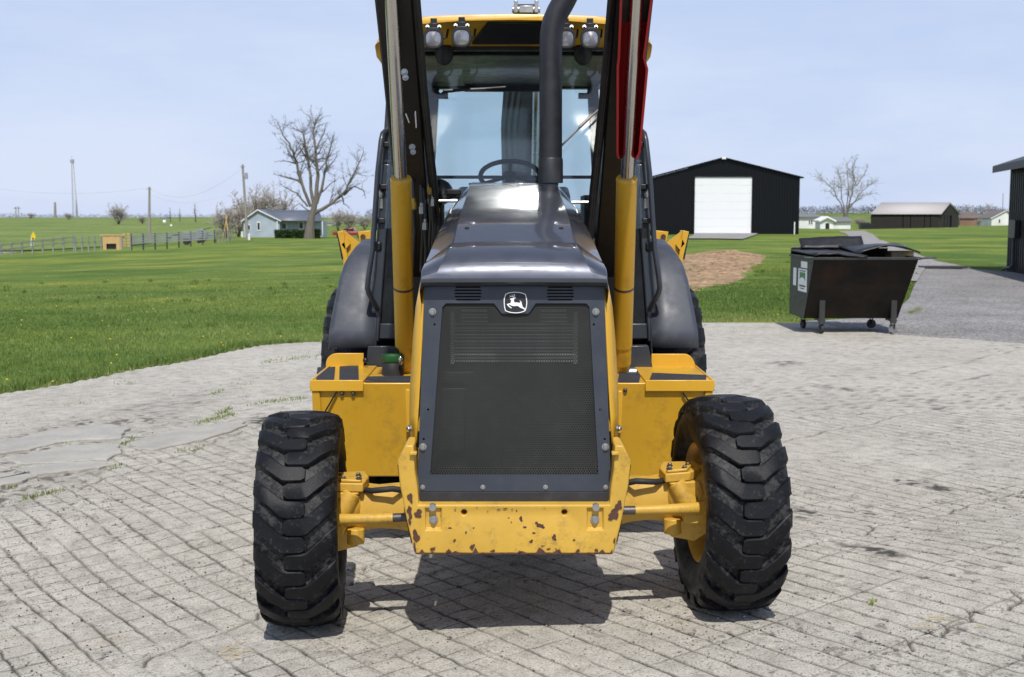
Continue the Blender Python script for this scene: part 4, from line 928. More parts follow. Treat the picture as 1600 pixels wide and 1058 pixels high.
# ---- side tank boxes with steps
for s in (-1, 1):
    zt = .815; F = 5.50; zb = .355; tb = .09               # the front leans in towards the bottom
    if s < 0: uo, ui, ub = 487, 648, 536
    else: uo, ui, ub = 1114, 955, 1070
    xo = at(uo, 600, F).x; xi = XC+s*.34
    P = [(xi, F, zt), (xo, F, zt), (xo, F+.03, zt-.16), (xo-s*.10, F+tb, zb), (xi, F+tb, zb)]
    b = MB(); n = len(P)
    b.rows([[Vector(p) for p in P], [Vector((p[0], 6.10, p[2])) for p in P]], close=True); b.add(P, [tuple(range(n))]); b.add([(p[0], 6.10, p[2]) for p in P], [tuple(range(n))])
    tank = b.build('side_tank', M['yellow'], LD, smooth=25, bevel=.006)
    # folded step rim on the outer half
    xm = at(567, 600, F).x if s < 0 else at(1009, 600, F).x
    r = MB(); r.box(((xo+xm)/2-s*.0-0.0, F-.004, zt-.012), (abs(xo-xm)+.006, .012, .052)); r.box((xo+s*.002, F+.28, zt-.012), (.012, .57, .052)); r.box(((xo+xm)/2, F+.29, zt+.004), (abs(xo-xm), .57, .010))
    r.build('step_rim', M['yellow'], tank, bevel=.003)
    v0 = at(489 if s < 0 else 1112, 640, F)
    r = MB(); r.prism([(xo, F-.003, zt-.04), (xo-s*.035, F-.003, zt-.04), (xo-s*.04, F+.02, zt-.16), (xo, F+.02, zt-.16)], (0, .01, 0)); r.build('corner_fold', M['yellow'], tank, bevel=.002)
    a0, a1 = (at(526, 612, F-.004), at(503, 652, F+.012)) if s < 0 else (at(1067, 614, F-.004), at(1085, 640, F+.012))
    r = MB(); r.bar(a0, a1, .007, .007, (0,1,0)); r.build('seam', M['black'], tank)
    pads = ([((494,594),(522,594.5),(524,573.5),(496,574.5)), ((530,594.7),(560,595.5),(560,571),(530.5,573))] if s < 0 else [((1019,600),(1108,599),(1104,586.5),(1019,583))])
    for q in pads:
        PP = []
        for (u, v) in q:
            x, y = atg(u, v, zt+.0105); y = max(y, F+.004); PP.append((x, y, zt+.0095))
        m_ = MB(); m_.prism(PP, (0, 0, .003)); m_.build('step_pad', M['pad'], tank)
    strips = [((569,601),(643,606),(643,600),(569,596)), ((569,594),(643,598.5),(643,588),(569,589))] if s < 0 else [((966,599),(1000,599.5),(1002,580),(968,578))]
    for q in strips:
        PP = []
        for (u, v) in q:
            x, y = atg(u, v, zt+.002); y = max(y, F+.006); PP.append((x, y, zt+.0005))
        m_ = MB(); m_.prism(PP, (0, 0, .004)); m_.build('step_pad', M['pad'], tank)
    for (u, v) in (((534,615), (551.5,615)) if s < 0 else ((977,609.5),)):
        m_ = MB(); m_.ball(at(u, v, F+.002), .0105, .008, .0105); m_.build('bolt', M['darksteel'], tank, smooth=60)
    m_ = MB(); p = at(637, 612, F-.004) if s < 0 else at(969, 614, F-.004); m_.box(p+Vector((0, .004, -.09)), (.02, .012, .20)); m_.build('hinge_strip', M['yellow'], tank, bevel=.004)
    # rounded guard plate standing at the back of the step
    u0, u1, ut, vt, vb = (509, 568, 527, 552, 577) if s < 0 else (1087, 1018, 1070, 553, 586)
    G = 6.05; P = [at(u0, vb+6, G), at(u1, vb+6, G), at(u1, vt, G)]
    c0 = at(ut, vt, G); c1 = at(u0, vb-8, G)
    for k in range(7):
        a = k/6*math.pi/2; P.append(Vector((c0.x+(c1.x-c0.x)*math.sin(a), G, c1.z+(c0.z-c1.z)*math.cos(a))))
    g = MB(); g.prism(P, (0, .012, 0)); g.build('guard_plate', M['yellow'], LD, bevel=.003)
    # slate foot plate and black valance under the cab
    g = MB()
    if s < 0: g.prism([at(u, v, 6.12) for u, v in ((575,541),(622,541),(626,574),(572,573))], (0, .03, 0))
    else: g.prism([at(u, v, 6.02) for u, v in ((972,541),(1013,540),(1020,575),(1006,577),(972,577))], (0, .06, 0))
    g.build('foot_plate', M['slate'], LD, bevel=.004)
m_ = MB(); p = at(571, 563, 6.0); m_.ball(p, .014); m_.build('knob', M['black'], LD, smooth=60)
# filler with green cap on the left
fx = at(613, 580, 5.75); f = MB(); f.lathe([(0, 0), (0, .052), (.03, .054), (.075, .050), (.08, .046), (.08, 0)], (fx.x, 5.78, .80), (0,0,1), 28); fil = f.build('filler_neck', M['rubber'], LD, smooth=40)
f = MB(); f.lathe([(0, 0), (0, .050), (.008, .056), (.034, .056), (.044, .046), (.046, 0)], (fx.x, 5.78, .88), (0,0,1), 28); f.build('filler_cap', M['green'], fil, smooth=40)
f = MB(); f.box((fx.x+.004, 5.775, .934), (.062, .022, .03)); f.build('cap_grip', M['rubber'], fil, bevel=.006)
f = MB(); p = at(626, 563, 5.71); f.ball(p, .012, .012, .022); f.build('pin_head', M['chrome'], LD, smooth=60)
# ---- rear fenders
for s in (-1, 1):
    prof = [(6.165, .905), (6.18, .995), (6.23, 1.10), (6.335, 1.26), (6.40, 1.345), (6.45, 1.385), (6.56, 1.42), (6.78, 1.45), (7.1, 1.445), (7.4, 1.36), (7.62, 1.18), (7.72, .98)]
    rows = []
    for y, z in prof:
        xo = float(np.interp(z, (.9, 1.0, 1.26, 1.345, 1.40, 1.455), (-.955, -.952, -.918, -.898, -.872, -.85)))
        cy, czz = 6.95, .665; d = Vector((0, cy-y, czz-z)).normalized()
        rows.append([mx(Vector((XC+x, y, z))+d*q, s) for x, q in ((-.715, 0), (-.80, 0), (xo+.025, .001), (xo+.010, .006), (xo+.002, .02), (xo, .05))])
    f = MB(); f.rows(rows); fo = f.build('fender', M['fender'], LD, smooth=50, thick=.012)
    f = MB(); rows2 = [[r[0] for r in rows], [r[0]+Vector((0, 0, -.35)) for r in rows]]; f.rows(rows2); f.build('inner_panel', M['slate'], fo, smooth=30, thick=.006)
# ---- cab
CABF, CABR = 6.30, 7.90
def cb(u, v, Y, s=-1): return mx(at(u, v, Y), s)
cf = MB()
for s in (-1, 1):
    a0, a1, a2 = Vector((XC-.725, 6.24, .93)), Vector((XC-.655, 6.30, 1.85)), Vector((XC-.615, 6.34, 2.44))
    for p, q in ((a0, a1), (a1, a2)): cf.bar(mx(p, s), mx(q, s), .052, .07, (0,1,0))
    cf.bar(mx(Vector((XC-.50, 6.26, 1.5)), s), mx(Vector((XC-.50, 6.30, 1.02)), s), .03, .05, (0,1,0))
    b0, b1 = Vector((XC-.60, CABR, 1.0)), Vector((XC-.512, CABR, 2.44)); cf.bar(mx(b0, s), mx(b1, s), .07, .07, (0,1,0))
    cf.bar(mx(Vector((XC-.74, 7.2, .95)), s), mx(Vector((XC-.63, 7.2, 2.44)), s), .05, .06, (0,1,0))
    cf.box((XC+s*.61, 6.26, .985), (.22, .07, .085))
    cf.bar(mx(Vector((XC-.615, 6.34, 2.43)), s), mx(Vector((XC-.55, CABR, 2.43)), s), .07, .07)
cf.box((XC, 6.36, 2.46), (1.20, .07, .06)); cf.box((XC, CABR, 2.43), (1.1, .07, .06)); cf.box((XC, CABR, 1.835), (1.08, .05, .022))
cf.box((XC, CABR, 1.25), (1.15, .06, .55))
cab = cf.build('cab_frame', M['slate'], LD, bevel=.008)
w_ = MB(); w_.prism([(XC-.60, 6.33, 2.44), (XC+.60, 6.33, 2.44), (XC+.635, 6.203, 1.98), (XC+.65, 6.075, 1.52), (XC-.65, 6.075, 1.52), (XC-.635, 6.203, 1.98)], (0, .006, 0))
w_.build('windshield', M['glass'], cab, smooth=0)
for s in (-1, 1):
    q = MB(); q.prism([mx(Vector(p), s) for p in ((XC-.69, 6.245, 1.03), (XC-.515, 6.245, 1.03), (XC-.515, 6.27, 1.52), (XC-.655, 6.27, 1.52))], (0, .006, 0)); q.build('lower_window', M['lowglass'], cab)
    q = MB(); q.prism([mx(Vector(p), s) for p in ((XC-.735, 6.25, 1.03), (XC-.735, 7.2, 1.03), (XC-.635, 7.2, 2.40), (XC-.63, 6.36, 2.40))], (s*-.006, 0, 0)); q.build('door_window', M['glass'], cab)
q = MB(); q.box((XC, CABR, 2.13), (1.0, .006, .56)); q.build('rear_window', M['glass'], cab)
q = MB(); q.box((XC, CABR, 1.68), (1.0, .006, .28)); q.build('rear_window', M['glass'], cab)
# floor, dash, seat, wheel, pillars inside
q = MB(); q.box((XC, 7.05, 1.0), (1.35, 1.6, .12)); q.build('cab_floor', M['black'], LD)
q = MB(); q.prism([(XC-.30, 6.36, 1.0), (XC-.30, 6.36, 1.70), (XC-.30, 6.55, 1.74), (XC-.30, 6.68, 1.68), (XC-.30, 6.62, 1.0)], (.60, 0, 0)); q.build('dashboard', M['black'], LD, bevel=.02)
sw = at(797, 275, 6.86); ring = []; tilt = R(32)
q = MB(); rS = .168
for k in range(33):
    a = 2*math.pi*k/32; ring.append(sw+Vector((rS*math.cos(a), rS*math.sin(a)*math.cos(tilt)*.9, rS*math.sin(a)*math.sin(tilt)+.0)))
q.tube(ring, .014, 10, cap=False)
for a in (R(90), R(210), R(330)): q.tube([sw, sw+Vector((rS*math.cos(a), rS*math.sin(a)*math.cos(tilt)*.9, rS*math.sin(a)*math.sin(tilt)))], .011, 8)
q.ball(sw, .045, .045, .03); q.tube([sw, sw+Vector((0, -.12, -.30))], .03, 10)
q.build('steering_wheel', M['rubber'], LD, smooth=60)
q = MB(); q.box((XC+.02, 7.25, 1.40), (.50, .48, .12)); q.box((XC+.02, 7.50, 1.56), (.46, .12, .44)); q.box((XC+.02, 7.25, 1.2), (.36, .36, .40)); q.build('seat', M['seat'], LD, bevel=.04, seg=3)
q = MB(); q.tube([(XC-.44, 7.1, 1.2), (XC-.44, 7.1, 1.66)], .035, 10); q.ball((XC-.44, 7.05, 1.72), .09, .07, .08); q.box((XC-.36, 6.95, 1.70), (.09, .05, .035)); q.box((XC+.47, 7.0, 1.45), (.14, .4, .5)); q.build('control_console', M['black'], LD, smooth=50)
hl = MB(); hl.box((XC, 7.12, 2.428), (1.16, 1.50, .03)); hl.box((XC, 7.80, 2.42), (.62, .06, .09)); hl.build('headliner', M['black'], LD)
for s in (-1, 1):
    p = mx(at(694, 84, 6.27), s); q = MB(); q.ball(p, .048, .018, .060, 16, 10); q.tube([p, p+Vector((0, .03, .10))], .008, 6); q.build('interior_mirror', M['black'], LD, smooth=60)
    p = mx(at(688, 150, 7.83), s); q = MB(); q.box(p, (.10, .05, .035)); q.tube([p+Vector((-s*-.0, 0, .01)), p+Vector((-s*-.05, -.01, .05))], .008, 6); q.build('window_latch', M['black'], LD, bevel=.005)
# roof
def rsec(y, k, zl, xw=1.0):
    "cross-section outline of the roof; k = crown drop, zl = height of the underside"
    top = [(0, 2.576), (.25, 2.573), (.47, 2.566), (.61, 2.548), (.68, 2.512)]
    right = [(x, z-k) for x, z in top]
    def tz(x): return float(np.interp(x, [q[0] for q in top]+[.712], [q[1] for q in top]+[2.47]))-k
    for x, z in ((.712, 2.455), (.708, 2.40), (.672, 2.35), (.63, 2.385), (.56, 2.440), (.3, 2.448), (0, 2.450)): right.append((x, min(max(z, zl), tz(x)-.022)))
    return [Vector((XC+x*xw, y, z)) for x, z in right] + [Vector((XC-x*xw, y, z)) for x, z in reversed(right[1:-1])]
rf = MB(); ST = [(6.045, .010, 2.550, .84), (6.05, .003, 2.547, .86), (6.075, 0, 2.537, .90), (6.11, 0, 2.520, .935), (6.15, 0, 2.500, .96), (6.22, 0, 2.463, .985), (6.28, 0, 2.43), (6.33, 0, 2.39), (6.38, 0, 2.35), (6.6, 0, 2.35), (7.6, 0, 2.35), (8.0, .01, 2.38), (8.12, .04, 2.44)]
rows = [rsec(*q) for q in ST]; rf.rows(rows, close=True); rf.add(rows[0], [tuple(range(len(rows[0])))]); rf.add(rows[-1], [tuple(range(len(rows[-1])))])
roof = rf.build('roof', M['yellow'], LD, smooth=38)
q = MB(); q.prism([at(u, v, y_) for u, v, y_ in ((737,70,6.205), (762,36,6.062), (850,36,6.062), (876,70,6.205))], (0, .02, .02)); q.build('visor_panel', M['black'], roof, bevel=.003)
q = MB(); q.box((XC, 6.30, 2.452), (1.25, .03, .05)); q.build('header_trim', M['black'], roof)
q = MB(); p = at(951, 41, 6.07); q.box(p, (.028, .02, .058)); q.build('marker_lamp', M['orange'], roof, bevel=.006)
for (u, v, sl) in ((677, 60, 1), (721, 58, 1), (884, 60, 1), (922.5, 60, 1)):
    Yl = 6.00; p = at(u, v, Yl)
    prof = [(.0, .046), (.004, .049), (.02, .049), (.06, .040), (.075, .02), (.075, 0)]
    q = MB(); n = 32
    rows = []
    for (h, r) in prof:
        rows.append([p+Vector((r*abs(math.cos(2*math.pi*k/n))**.72*math.copysign(1, math.cos(2*math.pi*k/n)), h, r*abs(math.sin(2*math.pi*k/n))**.72*math.copysign(1, math.sin(2*math.pi*k/n)))) for k in range(n)])
    q.rows(rows, close=True)
    inner = [p+(r_-p)*.82+Vector((0, .0, 0)) for r_ in rows[0]]; q.rows([rows[0], inner, [v_+Vector((0,.008,0)) for v_ in inner]], close=True)
    lamp = q.build('work_light', M['rubber'], LD, smooth=40)
    q = MB(); c_ = p+Vector((0, -.001, 0)); rr = []
    for k_ in (0.80, .68, .55, .42, .28, .14, .02): rr.append([p+(r_-p)*k_+Vector((0, .006-.007*(1-k_*k_), 0)) for r_ in rows[0]])
    q.rows(rr, close=True); q.build('lens', M['lens'], lamp, smooth=60)
    q = MB(); q.box(p+Vector((0, .035, .062)), (.045, .035, .03)); q.box(p+Vector((0, .045, .085)), (.032, .022, .035)); q.box(p+Vector((0, .025, .048)), (.07, .03, .012)); q.build('bracket', M['black'], lamp, bevel=.003)
    q = MB(); 
    for sx in (-1, 1): q.bolt(p+Vector((sx*.029, .018, .058)), (0, -1, .3), .006, .010)
    q.build('bolt', M['steel'], lamp, smooth=0)
    q = MB(); q.tube([p+Vector((.02, .07, .0)), p+Vector((.06, .10, .02)), p+Vector((.065, .13, .06))], .006, 6); q.build('cable', M['rubber'], lamp, smooth=60)
# wiper and brace rod
q = MB(); q.tube([at(877, 228, 6.12), at(905, 200, 6.14), at(943, 164, 6.17)], .0055, 6); q.tube([at(905, 199, 6.13), at(925, 180, 6.15)], .009, 6); q.build('brace_rod', M['darksteel'], LD)
q = MB(); q.tube([at(690, 145, 6.22), at(735, 140, 6.22), at(790, 136, 6.22)], .005, 6); q.tube([at(692, 142, 6.21), at(760, 139, 6.21)], .008, 6); q.build('wiper', M['black'], LD)
q = MB(); q.tube([at(678, 314, 6.06), at(735, 314, 6.06)], .008, 8); q.tube([at(893, 316, 6.06), at(932, 316, 6.06)], .008, 8); q.build('cross_rod', M['steel'], LD)
q = MB(); p = at(709, 300, 6.1); q.box(p, (.075, .05, .028)); q.build('hood_bump_stop', M['black'], LD, bevel=.005)
# grab rails
for s in (-1, 1):
    P = [(612,203,6.3), (603,204,6.26), (598,209,6.22), (595.5,220,6.2), (590,270,6.18), (586,330,6.16), (582,390,6.14), (576,430,6.12), (574,450,6.12), (576,458,6.13), (583,471,6.16), (590,484,6.2)]
    q = MB(); q.tube([mx(at(*p), s) for p in P], .0135, 12); q.build('grab_rail', M['slate'], LD, smooth=60)
    for (v, k) in ((226, 1), (292, 0), (345, 0)):
        q = MB(); q.box(mx(at(602-(v-226)*.06, v, 6.24), s), (.05, .04, .028)); q.build('rail_bracket', M['black'], LD, bevel=.005)
    q = MB(); q.box(mx(at(589, 385, 6.24), s), (.05, .03, .05)); q.build('door_hinge', M['black'], LD, bevel=.01)
    # door mirror arm and latch hardware glimpsed between rail and post
    q = MB(); q.tube([mx(at(598, 235, 6.34), s), mx(at(595, 300, 6.32), s), mx(at(590, 360, 6.3), s)], .012, 8); q.build('door_edge', M['fender'], LD, smooth=60)
    q = MB(); q.ball(mx(at(596, 303, 6.25), s), .016, .016, .022); q.box(mx(at(595, 318, 6.25), s), (.02, .02, .05)); q.build('door_latch', M['steel'], LD)
q = MB(); p = at(1008, 368, 6.24); q.prism([p+Vector(v_) for v_ in ((-.022,0,.07),(.022,0,.07),(.026,0,-.05),(.012,0,-.075),(-.012,0,-.075),(-.026,0,-.05))], (0, .02, 0)); q.build('door_handle', M['black'], LD, bevel=.008)
# ---- backhoe end: boom behind the cab and folded stabilisers
bo = MB(); Yb = 8.75
prof = [(785, 300), (783, 190), (786, 150), (790, 60), (806, 6), (838, 6), (842, 60), (842, 150), (846, 200), (850, 300)]
bo.prism([at(u, v, Yb) for u, v in prof], (0, .28, 0)); bo.box(at(815, 520, 8.9), (.5, .35, 1.2)); boom = bo.build('boom', M['black'], LD, bevel=.012)
b = MB()
for u in (806, 838): b.box(at(u, 12, Yb-.05), (.028, .10, .085))
b.cyl(at(800, 15, Yb-.06), at(844, 15, Yb-.06), .024, 16); b.box(at(822, 16, Yb-.04), (.10, .09, .05)); b.build('boom_pivot', M['steel'], boom, bevel=.004)
b = MB(); b.tube([at(835, 280, Yb-.12), at(838, 140, Yb-.12)], .03, 14); b.build('boom_cylinder', M['chrome'], boom, smooth=60)
for k in range(3):
    b = MB(); u = 788+k*9; b.tube([at(u, 300, Yb-.06), at(u-2, 200, Yb-.08), at(u+6, 140, Yb-.05), at(u+8, 60, Yb-.04)], .016, 8); b.build('hose', M['rubber'], boom, smooth=60)
fr_ = MB(); fr_.box((XC, 8.45, .75), (1.9, .22, .55)); fr_.box((XC, 8.3, .6), (.9, .6, .4)); fr_.build('stabilizer_frame', M['yellow'], LD, bevel=.015)
for s in (-1, 1):
    Ys = 8.40; a = MB()
    a.prism([mx(at(u, v, Ys), s) for u, v in ((527,362), (536,360), (543,402), (556,470), (565,520), (540,520), (536,402))], (0, .16, 0)); leg = a.build('stabilizer', M['yellow'], LD, bevel=.004)
    a = MB(); a.prism([mx(at(u, v, Ys+.03), s) for u, v in ((536.5,360), (541,363), (562,379), (566,395), (540,402))], (0, .012, 0)); a.build('gusset', M['yellow'], leg)
    a = MB(); a.prism([mx(at(u, v, Ys+.05), s) for u, v in ((559,362), (579,360), (579,378), (563,384))], (0, .10, 0)); a.build('cylinder_mount', M['yellow'], leg, bevel=.004)
    a = MB(); a.prism([mx(at(u, v, Ys+.16), s) for u, v in ((526,364), (533,362), (541,404), (534,406))], (0, .03, 0)); a.build('edge_plate', M['black'], leg)
    a = MB(); c_ = mx(at(540.5, 381, Ys+.0), s); a.prism([c_+Vector(v_) for v_ in ((-.03,0,-.005),(.012,0,.035),(.03,0,.0),(-.005,0,-.04))], (0, .028, 0)); a.build('stop_block', M['yellow'], leg)
    a = MB(); a.cyl(mx(at(567, 370, Ys+.05), s), mx(at(567, 370, Ys+.02), s), .018, 14); a.build('pin', M['rust'], leg, smooth=40)
# ================================================================ dumpster
M['dumpster'] = None
def dumpster_mat():
    m, t, b = nodes('dumpster_paint'); n1 = noise_n(t, 2.2, 6, .65); n2 = noise_n(t, 14, 6, .7)
    co = N(t, 'ShaderNodeTexCoord').outputs['Object']
    c = ramp(t, n1.outputs[0], [(.35, (.008,.0062,.0050)), (.52, (.014,.0108,.0085)), (.70, (.040,.017,.009))]).outputs[0]
    c = mixc(t, ramp(t, n2.outputs[0], [(.58, (0,0,0)), (.74, (.45,)*3)]).outputs[0], c, (.036,.017,.010))
    L(t, c, b.inputs['Base Color']); b.inputs['Roughness'].default_value = .65; b.inputs['Specular IOR Level'].default_value = .2; bump(t, b, n2.outputs[0], .004, .5); return m
M['dumpster'] = dumpster_mat()
M['lid'] = paint('lid_plastic', (.012,.012,.014), .45, var=.25, dust=.15, dustcol=(.08,.08,.08))
M['darkgrey'] = paint('grey_green_paint', (.026,.027,.025), .5, var=.2, dust=.2, dustcol=(.05,.048,.045))
M['tan'] = paint('cardboard', (.36,.27,.17), .9, var=.15)
M['blue'] = paint('blue_plastic', (.06,.16,.42), .5, var=.1)
M['signgreen'] = paint('sign_green', (.05,.20,.06), .5, var=.05)
DY = 15.75
gz0 = PADZ+gzf(4.4, DY)
DP = tag(empty('dumpster', (4.45, 16.3, gz0)), 'black steel wheeled dumpster with sloped front beside the gravel drive', 'dumpster')
tl, tr = at(1272, 404, 15.55), at(1436, 404, 15.55); zt_ = tl.z; zbm = gz0+.20; DB = 16.85
xl, xr = tl.x, tr.x
fb = 16.02                                                # bottom of the front sits further back
def plate(P, off, name, mat, par=DP, bev=.004): m_ = MB(); m_.prism(P, off); return m_.build(name, mat, par, bevel=bev)
rb = xr-.10
plate([(xl, 15.55, zt_), (xr, 15.55, zt_), (rb, fb, zbm), (xl, fb, zbm)], (0, .012, 0), 'front_wall', M['dumpster'])
plate([(xl, 15.55, zt_), (xl, fb, zbm), (xl, DB, zbm), (xl, DB, zt_)], (.012, 0, 0), 'side_wall', M['darkgrey'])
plate([(xr, 15.55, zt_), (rb, fb, zbm), (rb, DB, zbm), (xr, DB, zt_)], (-.012, 0, 0), 'side_wall', M['darkgrey'])
plate([(xl, DB, zt_+.10), (xr, DB, zt_+.10), (rb, DB, zbm), (xl, DB, zbm)], (0, .012, 0), 'back_wall', M['dumpster'])
plate([(xl, fb, zbm), (rb, fb, zbm), (rb, DB, zbm), (xl, DB, zbm)], (0, 0, .012), 'floor_plate', M['dumpster'])
m_ = MB(); m_.tube([(xl-.13, 15.54, zt_+.005), (xl+.02, 15.53, zt_+.005)], .016, 8); m_.box(((xl+xr)/2, 15.535, zt_+.0), (xr-xl+.04, .035, .035)); m_.box((xl-.005, 16.2, zt_+.005), (.035, 1.32, .03)); m_.box((xr+.005, 16.2, zt_+.005), (.035, 1.32, .03)); m_.build('top_rim', M['darkgrey'], DP, bevel=.005)
m_ = MB(); m_.tube([(xr-.05, 15.52, zt_+.0), (xr+.20, 15.56, zt_+.01)], .013, 8); m_.tube([(xr+.20, 15.56, zt_+.01), (xr+.24, 15.60, zt_+.012)], .011, 8); m_.build('lift_bar', M['darksteel'], DP, smooth=50)
for u in (1284, 1396):
    p = at(u, 490, 15.9); m_ = MB(); m_.box((p.x, fb-.12, zbm+.11), (.075, .05, .34)); m_.box((p.x, fb-.02, zbm-.01), (.09, .22, .03)); m_.build('leg', M['darkgrey'], DP, bevel=.005)
    m_ = MB(); 
CX = [at(1284, 520, 15.9).x, at(1396, 520, 15.9).x]
for cx in CX:
    for cy, tw in ((fb-.08, .2 if cx == CX[0] else .9), (DB-.12, .4)):
        c = empty('caster', (cx+(0 if cy < 16.3 else -.05), cy, gz0), DP); o = WL[c]
        d = Vector((math.cos(tw), math.sin(tw)*.6, 0)).normalized(); ax_ = Vector((-d.y, d.x, 0))
        if cx == CX[0]: ax_ = Vector((1, .15, 0)).normalized()
        w_ = MB(); w_.lathe([(-.022, 0), (-.022, .045), (-.02, .062), (.02, .062), (.022, .045), (.022, 0)], o+Vector((0, 0, .064)), ax_, 20); w_.build('caster_wheel', M['steel'] if cy < 16.3 and cx == CX[1] else M['rubber'], c, smooth=40)
        f = MB(); 
        for q in (-1, 1): f.bar(o+Vector((0,0,.064))+ax_*q*.03, o+Vector((0,0,.17))+ax_*q*.03, .03, .008)
        f.box(o+Vector((0, 0, .175)), (.09, .09, .014)); f.build('fork', M['darksteel'], c)
# lids: two black plastic flaps, warped
def lid(x0, x1, yf, yb, zf_, zb_, wav, name='lid', n=12):
    rows = []
    for j in range(5):
        r = []; t_ = j/4
        for i in range(n):
            q = i/(n-1); x = x0+(x1-x0)*q; y = yf+(yb-yf)*t_
            r.append(Vector((x, y, zf_(q)*(1-t_)+zb_(q)*t_+wav*math.sin(q*19+t_)*(.4+.6*(i % 2)))))
        rows.append(r)
    m_ = MB(); m_.rows(rows); return m_.build(name, M['lid'], DP, smooth=40, thick=.022)
xm_ = at(1350, 400, 15.6).x
lid(xl-.0, xm_+.02, 15.50, 16.84, lambda q: zt_+.045+.02*math.sin(q*5), lambda q: zt_+.07, .008)
lid(at(1250,384,16.9).x, at(1348,380,16.9).x, 16.80, 16.98, lambda q: zt_+.10, lambda q: zt_+.235-.05*(q-.5)**2+.035*q, .004)
lid(at(1343,396,15.8).x, at(1440,396,15.8).x, 15.85, 16.9, lambda q: zt_+.05+.11*math.sin(q*3.0), lambda q: zt_+.13+.03*q, .006)
m_ = MB(); m_.tube([(xl+.02, 16.88, zt_+.11), (xr, 16.88, zt_+.12)], .012, 8); m_.build('hinge_rod', M['darksteel'], DP)
tag(MB().box(at(1405, 398, 16.2), (.30, .3, .10)).build('cardboard_box', M['tan'], None, bevel=.01), 'brown cardboard scrap sticking out of the black dumpster', 'cardboard box')
tag(MB().ball(at(1408, 385, 16.6), .08, .05, .018, 10, 6).build('plastic_bag', M['blue'], None, smooth=60), 'small blue plastic scrap lying on the dumpster lid', 'plastic bag')
# notices on the left end
def notice(y0, y1, z0, z1, name='notice'):
    m_ = MB(); m_.box((xl-.003, (y0+y1)/2, (z0+z1)/2), (.004, abs(y1-y0), abs(z1-z0))); return m_.build(name, M['white'], DP)
zz = lambda v: at(1250, v, 16.2).z
yl = lambda u: 15.6+(1262-u)/(1262-1237)*1.2
n1 = notice(yl(1256), yl(1246), zz(455), zz(420), 'notice'); notice(yl(1256), yl(1249), zz(418), zz(408), 'notice'); notice(yl(1243.5), yl(1240), zz(448), zz(420), 'notice')
yc_ = (yl(1256)+yl(1246))/2; zc_ = (zz(455)+zz(420))/2
m_ = MB(); m_.box((xl-.0065, yc_, zc_+.055), (.003, .30, .10)); m_.build('print_block', M['signgreen'], DP)
m_ = MB(); m_.box((xl-.0065, yc_, zc_-.075), (.003, .32, .02)); m_.box((xl-.0065, yc_, zc_-.11), (.003, .22, .012)); m_.box((xl-.0065, yc_, zc_+.125), (.003, .34, .012)); m_.build('print_block', M['black'], DP)
m_ = MB(); m_.prism([(xl-.009, yc_+.16*math.cos(a), zc_-.02+.06*math.sin(a)) for a in [math.pi*k/8 for k in range(9)]], (.002, 0, 0)); m_.build('print_block', M['white'], DP)

# ================================================================ buildings
def metal_siding(name, col):
    m, t, b = nodes(name); n1 = noise_n(t, .3, 4); L(t, ramp(t, n1.outputs[0], [(.3, tuple(c*.85 for c in col)), (.7, tuple(c*1.15 for c in col))]).outputs[0], b.inputs['Base Color'])
    b.inputs['Roughness'].default_value = .42; b.inputs['Specular IOR Level'].default_value = .28; return m
M['blacksiding'] = metal_siding('black_siding', (.0028, .0033, .0052))
M['blackroof'] = metal_siding('black_roof', (.005, .005, .006))
def corr(mb, p0, p1, ztop, zbot, n, depth, nrm):
    "ribbed wall between p0 and p1 (xy); ztop is a function of 0..1"
    p0, p1 = Vector(p0), Vector(p1); nrm = Vector(nrm); r0 = []; r1 = []
    for k in range(n):
        for f, d in ((0, 0), (.68, 0), (.74, 1), (.90, 1), (.96, 0)):
            q = (k+f)/n; p = p0.lerp(p1, q)+nrm*depth*d; r0.append(Vector((p.x, p.y, zbot))); r1.append(Vector((p.x, p.y, ztop(q))))
    p = p1; r0.append(Vector((p.x, p.y, zbot))); r1.append(Vector((p.x, p.y, ztop(1)))); mb.rows([r0, r1])
# black barn with a white overhead door
BD = 91.0
bl, brr, pk = at(1017, 364, BD), at(1248, 364, BD), at(1130, 248, BD); ze = at(1017, 278, BD).z; zg = gt(15, BD)-.1
BN = tag(empty('metal_barn', ((bl.x+brr.x)/2, BD, zg)), 'black ribbed metal barn with a large white overhead door', 'barn')
dl_, dr_, dt = at(1084.5, 364, BD).x, at(1173.5, 364, BD).x, at(1084, 276.5, BD).z
xmid = pk.x
def gable(x): return ze+(pk.z-ze)*(1-abs(x-xmid)/(xmid-bl.x if x < xmid else brr.x-xmid))
mb = MB()
corr(mb, (bl.x, BD, 0), (dl_, BD, 0), lambda q: gable(bl.x+(dl_-bl.x)*q), zg, 17, .03, (0,-1,0))
corr(mb, (dl_, BD, 0), (dr_, BD, 0), lambda q: gable(dl_+(dr_-dl_)*q), dt, 20, .03, (0,-1,0))
corr(mb, (dr_, BD, 0), (brr.x, BD, 0), lambda q: gable(dr_+(brr.x-dr_)*q), zg, 17, .03, (0,-1,0))
LB = 18
corr(mb, (brr.x, BD, 0), (brr.x, BD+LB, 0), lambda q: ze, zg, 60, .03, (1,0,0)); corr(mb, (bl.x, BD+LB, 0), (bl.x, BD, 0), lambda q: ze, zg, 60, .03, (-1,0,0))
mb.prism([(bl.x, BD+LB, zg), (brr.x, BD+LB, zg), (brr.x, BD+LB, ze), (xmid, BD+LB, pk.z), (bl.x, BD+LB, ze)], (0, .05, 0)); mb.build('wall', M['blacksiding'], BN, smooth=20)
